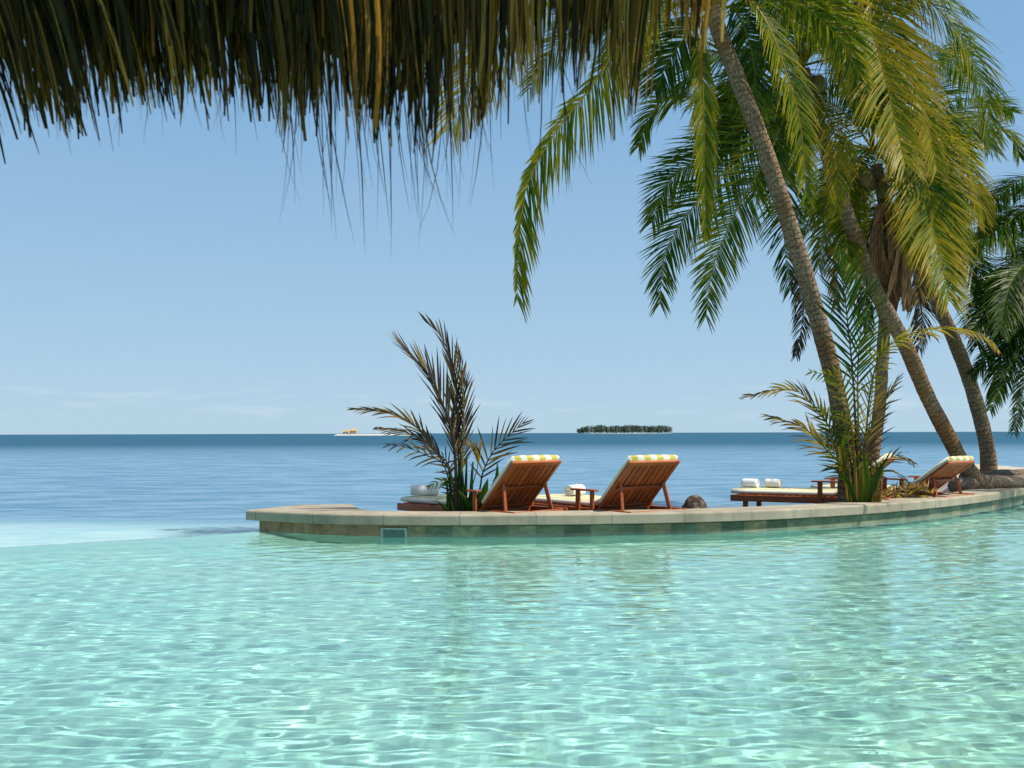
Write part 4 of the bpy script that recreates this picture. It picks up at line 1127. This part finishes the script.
# ------------------------------------------------------------------ rock and logs
def blob(name, c, rad, mat, label, cat, seed, scale=(1, 1, 1)):
    rs = np.random.RandomState(seed); N, K = 28, 16; m = MB(); vs = []
    w = [(rs.normal(size=3) * 2.4, rs.uniform(0, 6.28), rs.uniform(0.03, 0.10)) for _ in range(12)]
    for j in range(K + 1):
        th = math.pi * j / K
        for k in range(N):
            ph = 2 * math.pi * k / N
            d = np.array((math.sin(th) * math.cos(ph), math.sin(th) * math.sin(ph), math.cos(th)))
            r = rad * (1 + sum(a * math.sin(float(d @ f) + p) for f, p, a in w))
            vs.append((c.x + d[0] * r * scale[0], c.y + d[1] * r * scale[1], c.z + d[2] * r * scale[2]))
    fs = [(j*N+k, (j+1)*N+k, (j+1)*N+(k+1) % N, j*N+(k+1) % N) for j in range(K) for k in range(N)]
    m.add(vs, fs); return tag(m.build(name, mat, None, tuple(c), smooth=True), label, cat)
p = at(693, 503, 13.3); p.z = 0.20
blob('rock', p, 0.195, 'rock', 'dark mottled rock on the sand beside the open striped lounger', 'rock', 4, (0.92, 0.85, 1.0))

def log(name, pts, r0, r1, label, seed):
    P, L = spline(pts, 34); rs = np.random.RandomState(seed); m = MB(); N = 16; vs = []; ref = Vector((0, 0, 1))
    for i, q in enumerate(P):
        t = (P[min(i+1, 33)] - P[max(i-1, 0)]).normalized(); ref = (ref - t * ref.dot(t)).normalized(); b = t.cross(ref)
        r = r0 + (r1 - r0) * i / 33.0; r *= 1 + 0.06 * math.sin(i * .9) + rs.normal(0, .02)
        for k in range(N):
            a = 2 * math.pi * k / N; rr = r * (1 + 0.07 * math.sin(2 * a + i * .2) + rs.normal(0, .025))
            vs.append(q + (ref * math.cos(a) + b * math.sin(a)) * rr)
    fs = [(i*N+k, i*N+(k+1) % N, (i+1)*N+(k+1) % N, (i+1)*N+k) for i in range(33) for k in range(N)] + [tuple(range(N))[::-1], tuple(33*N+k for k in range(N))]
    m.add(vs, fs); tag(m.build(name, 'log', None, tuple(P[0]), smooth=True), label, 'log')
log('driftwood_log', [at(953, 486, 16.9), at(972, 483, 17.05), at(1000, 482, 17.3), at(1040, 481, 17.6), at(1090, 478, 18.2)], 0.115, 0.10, 'long weathered driftwood log lying nearer the pool coping', 3)
log('driftwood_log', [at(962, 477, 18.2), at(1000, 475, 18.5), at(1040, 473, 18.9), at(1100, 470, 19.6)], 0.085, 0.10, 'darker driftwood log lying behind the long log at the palm foot', 5)

# ------------------------------------------------------------------ thatched roof overhead
def thatch():
    rs = random.Random(101)
    root = thing('thatched_roof', 'shaggy thatched palm leaf roof eave hanging across the top left', 'roof', (-2.2, -0.6, -1.15))
    o = root.location
    prof = [(-200, 105), (0, 100), (70, 125), (130, 92), (200, 100), (260, 105), (300, 98), (340, 118), (380, 140), (420, 128), (460, 108), (490, 105), (530, 78), (560, 86), (600, 92), (650, 88), (680, 60), (705, 32), (725, 5)]
    sl = R(39); ups = Vector((0, -math.cos(sl), math.sin(sl)))
    YE = 2.9
    def strand(m, px, py, Y, ln, w, tone, lean=0.0, curl=0.0, segs=6):
        tip = at(px, py, Y)
        # from the tip upward: first nearly vertical, then along the roof slope
        pts = [tip]; q = tip.copy()
        for k in range(segs):
            u = k / (segs - 1.0)
            d = Vector((-lean * (1 - u * 0.5) + curl * (1 - u) ** 2, 0, 1)).lerp(ups + Vector((-lean * 0.35, 0, 0)), min(1, u * 1.5)); d.normalize()
            q = q + d * (ln / segs); pts.append(q.copy())
        blunt = 0.12 if w < 0.006 else rs.choice((0.12, 0.3, 0.6))
        vs = []; tn = []
        tw = rs.uniform(-1.2, 1.2)
        side = Vector((math.cos(tw), math.sin(tw) * 0.8, 0))
        for k, p in enumerate(pts):
            ww = w * min(1.0, blunt + 0.42 * k) * 0.5
            vs += [p - side * ww, p + side * ww]; tn += [tone, tone]
        m.add(vs, [(2*k, 2*k+1, 2*k+3, 2*k+2) for k in range(len(pts)-1)], 0, tn)
    layers = []
    m = MB()
    # clumps of leaf strips
    for i in range(430):
        px = rs.uniform(-690, 715)
        base = np.interp(px, [a for a, b in prof], [b for a, b in prof]) + 6
        litf = float(np.clip((px - 380) / 120.0, 0, 1)); Y = YE + rs.uniform(-0.28 * (1 - litf) - 0.015, 0.12 * (1 - litf) + 0.015)
        if rs.random() < 0.62 * litf: continue
        off = -abs(rs.gauss(0, 34)) + 18 + (rs.uniform(5, 34) if rs.random() < 0.18 else 0)
        lean = 0.18 * np.clip((330 - px) / 330, -0.3, 1.6) + rs.uniform(-0.07, 0.09); sun_tone = np.clip((px - 400) / 200.0, 0, 1)
        tb = rs.uniform(0.02, 0.38) + sun_tone * rs.uniform(0.10, 0.45)  # straw tone raised toward the right end: sunlight painted into its colour
        nn = rs.randint(9, 16)
        for k in range(nn):
            dpx = rs.gauss(0, 10); dy = -abs(rs.gauss(0, 28)) + (rs.uniform(0, 26) if rs.random() < 0.15 else 0)
            w = rs.choice((0.003, 0.0045, 0.006, 0.009, 0.013))
            tn = tb + rs.gauss(0, 0.12) + (0.45 if rs.random() < 0.17 + 0.18 * sun_tone else 0)
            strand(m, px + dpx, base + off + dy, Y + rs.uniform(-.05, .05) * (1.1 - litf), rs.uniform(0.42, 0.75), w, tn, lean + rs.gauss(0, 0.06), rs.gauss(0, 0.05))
    # dense upper layer that closes the view of the sky
    for i in range(4300):
        px = rs.uniform(-740, 705)
        base = np.interp(px, [a for a, b in prof], [b for a, b in prof]) + 6
        litf = float(np.clip((px - 380) / 120.0, 0, 1))
        if rs.random() < 0.74 * litf: continue
        strand(m, px, base * rs.uniform(-0.1, 0.50), YE + rs.uniform(-0.35 * (1 - litf) - 0.015, 0.05 - 0.035 * litf), rs.uniform(0.4, 0.7), rs.uniform(0.007, 0.015), rs.uniform(0.0, 0.36) + (rs.uniform(.2, .5) if rs.random() < np.clip((px - 360) / 200, 0.06, 0.6) else 0), 0.16 * np.clip((330 - px) / 330, -0.3, 1) + rs.gauss(0, 0.05))  # more golden strips to the right, again sunlight put into the tone
    # long thin wisps
    for i in range(95):
        px = rs.gauss(415, 62) if i < 72 else rs.uniform(0, 660)
        base = np.interp(px, [a for a, b in prof], [b for a, b in prof]) + 6
        ext = rs.uniform(30, 120) if i < 72 else rs.uniform(10, 45)
        strand(m, px + rs.gauss(0, 6), base + ext, YE + rs.uniform(-.15, .1), 0.5 + ext * 0.003, rs.uniform(0.0022, 0.0042), rs.uniform(0.02, 0.25), rs.gauss(0, 0.07), rs.gauss(-0.05, 0.16), 8)
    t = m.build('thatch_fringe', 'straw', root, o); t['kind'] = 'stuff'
    # the body of the roof behind the fringe
    b = MB()
    z0 = EYE + (433 + 12) / F * 2.62
    e = Vector((0, 2.62, z0)); r = Vector((0, -0.6, z0 + (2.62 + 0.6) * math.tan(sl))); f2 = Vector((0, -4.0, z0))
    up = Vector((0, math.sin(sl), math.cos(sl))) * 0.16
    vs = []
    nx = 24
    for i in range(nx + 1):
        x = -5.2 + (-0.35 + 5.2) * i / nx; j = Vector((x, rs.uniform(-.03, .03), 0))
        vs += [e + j, r + Vector((x, 0, 0)), r + Vector((x, 0, 0.2)), e + up + j]
    fs = [(i*4+k, i*4+(k+1) % 4, (i+1)*4+(k+1) % 4, (i+1)*4+k) for i in range(nx) for k in range(4)] + [(0, 1, 2, 3), tuple(nx*4+k for k in (3, 2, 1, 0))]
    b.add(vs, fs, 0, 0.15); b.build('thatch_bed', 'straw', root, o)
    for x in (-4.4, -0.35):
        q = MB(); q.tube([(x, -0.6, -1.15), (x, -0.6, r.z - 0.005)], 0.09, 12); q.build('post', 'pole', root, o, smooth=True)
thatch()

# ------------------------------------------------------------------ far things: wooded island, sandbar and huts
def island():
    D = 1500.0; rs = random.Random(5)
    c = at(626, 433, D); w = 103 / F * D; base = MB(); vs = []
    n = 40
    for (r, z) in ((0.97, SEA_Z - 0.4), (0.95, SEA_Z - 0.05), (0.9, 0.0), (0.0, 0.6)):
        for k in range(n):
            a = 2 * math.pi * k / n; vs.append((c.x + math.cos(a) * w / 2 * r, D + 20 + math.sin(a) * 40 * r, z))
    fs = [(j*n+k, j*n+(k+1) % n, (j+1)*n+(k+1) % n, (j+1)*n+k) for j in range(3) for k in range(n)]
    base.add(vs, fs); tag(base.build('island', 'white_sand', None, (c.x, D, SEA_Z), smooth=True), kind='structure')
    m = MB()
    for i in range(420):
        x = rs.uniform(-1, 1); y = rs.uniform(-1, 0.4)
        if x * x + y * y > 0.93: continue
        top = 9.0 + 2.6 * rs.random() ** 1.4 + 0.6 * math.sin(x * 9) + 0.4 * math.sin(x * 23) - 4.5 * abs(x) ** 9 - 1.5 * max(0, -x - .6)
        X = c.x + x * w / 2 * .97; Yy = D + 20 + y * 36
        for k in range(26):
            a = rs.uniform(0, 6.28); h = rs.random(); r = 2.3 * math.sqrt(rs.random()) * (1.0 if h > .35 else .8)
            p = Vector((X + math.cos(a) * r, Yy + math.sin(a) * r, 1.0 + top * (0.08 + 0.92 * h)))
            s = rs.uniform(0.7, 1.5); d1 = Vector((rs.gauss(0, 1), rs.gauss(0, 1), rs.gauss(0, .6))).normalized() * s; d2 = d1.cross(Vector((rs.gauss(0, 1), rs.gauss(0, 1), 1))).normalized() * s * .6
            m.add([p - d1, p + d2, p + d1, p - d2], [(0, 1, 2, 3)])
    tag(m.build('island_forest', 'forest', None, (c.x, D, 1.0)), 'low dark green wooded island on the horizon', 'island forest', kind='stuff')
island()

def sandbar():
    D = 760.0
    a = at(335, 434, D); b = at(412, 434, D); n = 30; vs = []
    for i in range(n + 1):
        u = i / n; x = a.x + (b.x - a.x) * u; hw = 16 * math.sin(math.pi * min(1, .04 + .92 * u)) ** .5
        for (v, z) in ((-1, SEA_Z - .3), (-.6, 0.25), (0, 0.75), (.6, .25), (1, SEA_Z - .3)): vs.append((x, D + v * hw, z * (1.0 if 0 < i < n else .2)))
    m = MB(); m.add(vs, [(i*5+k, i*5+k+1, (i+1)*5+k+1, (i+1)*5+k) for i in range(n) for k in range(4)])
    tag(m.build('sandbar', 'white_sand', None, (a.x, D, SEA_Z), smooth=True), kind='structure')
    def hut(px, w, hgt, label, roof='hut_roof'):
        c = at(px, 434, D); o = Vector((c.x, D, 0.6)); r = thing('beach_hut', label, 'hut', o)
        q = MB(); q.box((c.x - w * .42, D - w * .35, 1.5), (c.x + w * .42, D + w * .35, hgt * .62), None); q.build('wall', 'hut_wall', r, o)
        for s in (-1, 1):
            for t in (-1, 1):
                p = MB(); p.box((c.x + s * w * .36 - .12, D + t * w * .28 - .12, 0.3), (c.x + s * w * .36 + .12, D + t * w * .28 + .12, 1.495), None); p.build('stilt', 'pole', r, o)
        p = MB(); e = hgt * .625
        p.add([(c.x - w*.55, D - w*.5, e), (c.x + w*.55, D - w*.5, e), (c.x + w*.55, D + w*.5, e), (c.x - w*.55, D + w*.5, e), (c.x - w*.22, D, hgt), (c.x + w*.22, D, hgt)],
              [(0, 1, 5, 4), (1, 2, 5), (2, 3, 4, 5), (3, 0, 4), (3, 2, 1, 0)]); p.build('roof', roof, r, o)
    hut(353, 5.6, 5.2, 'taller tan thatched hut on the distant sandbar')
    hut(345.5, 4.2, 4.2, 'smaller thatched hut left of the taller one on the distant sandbar')
sandbar()
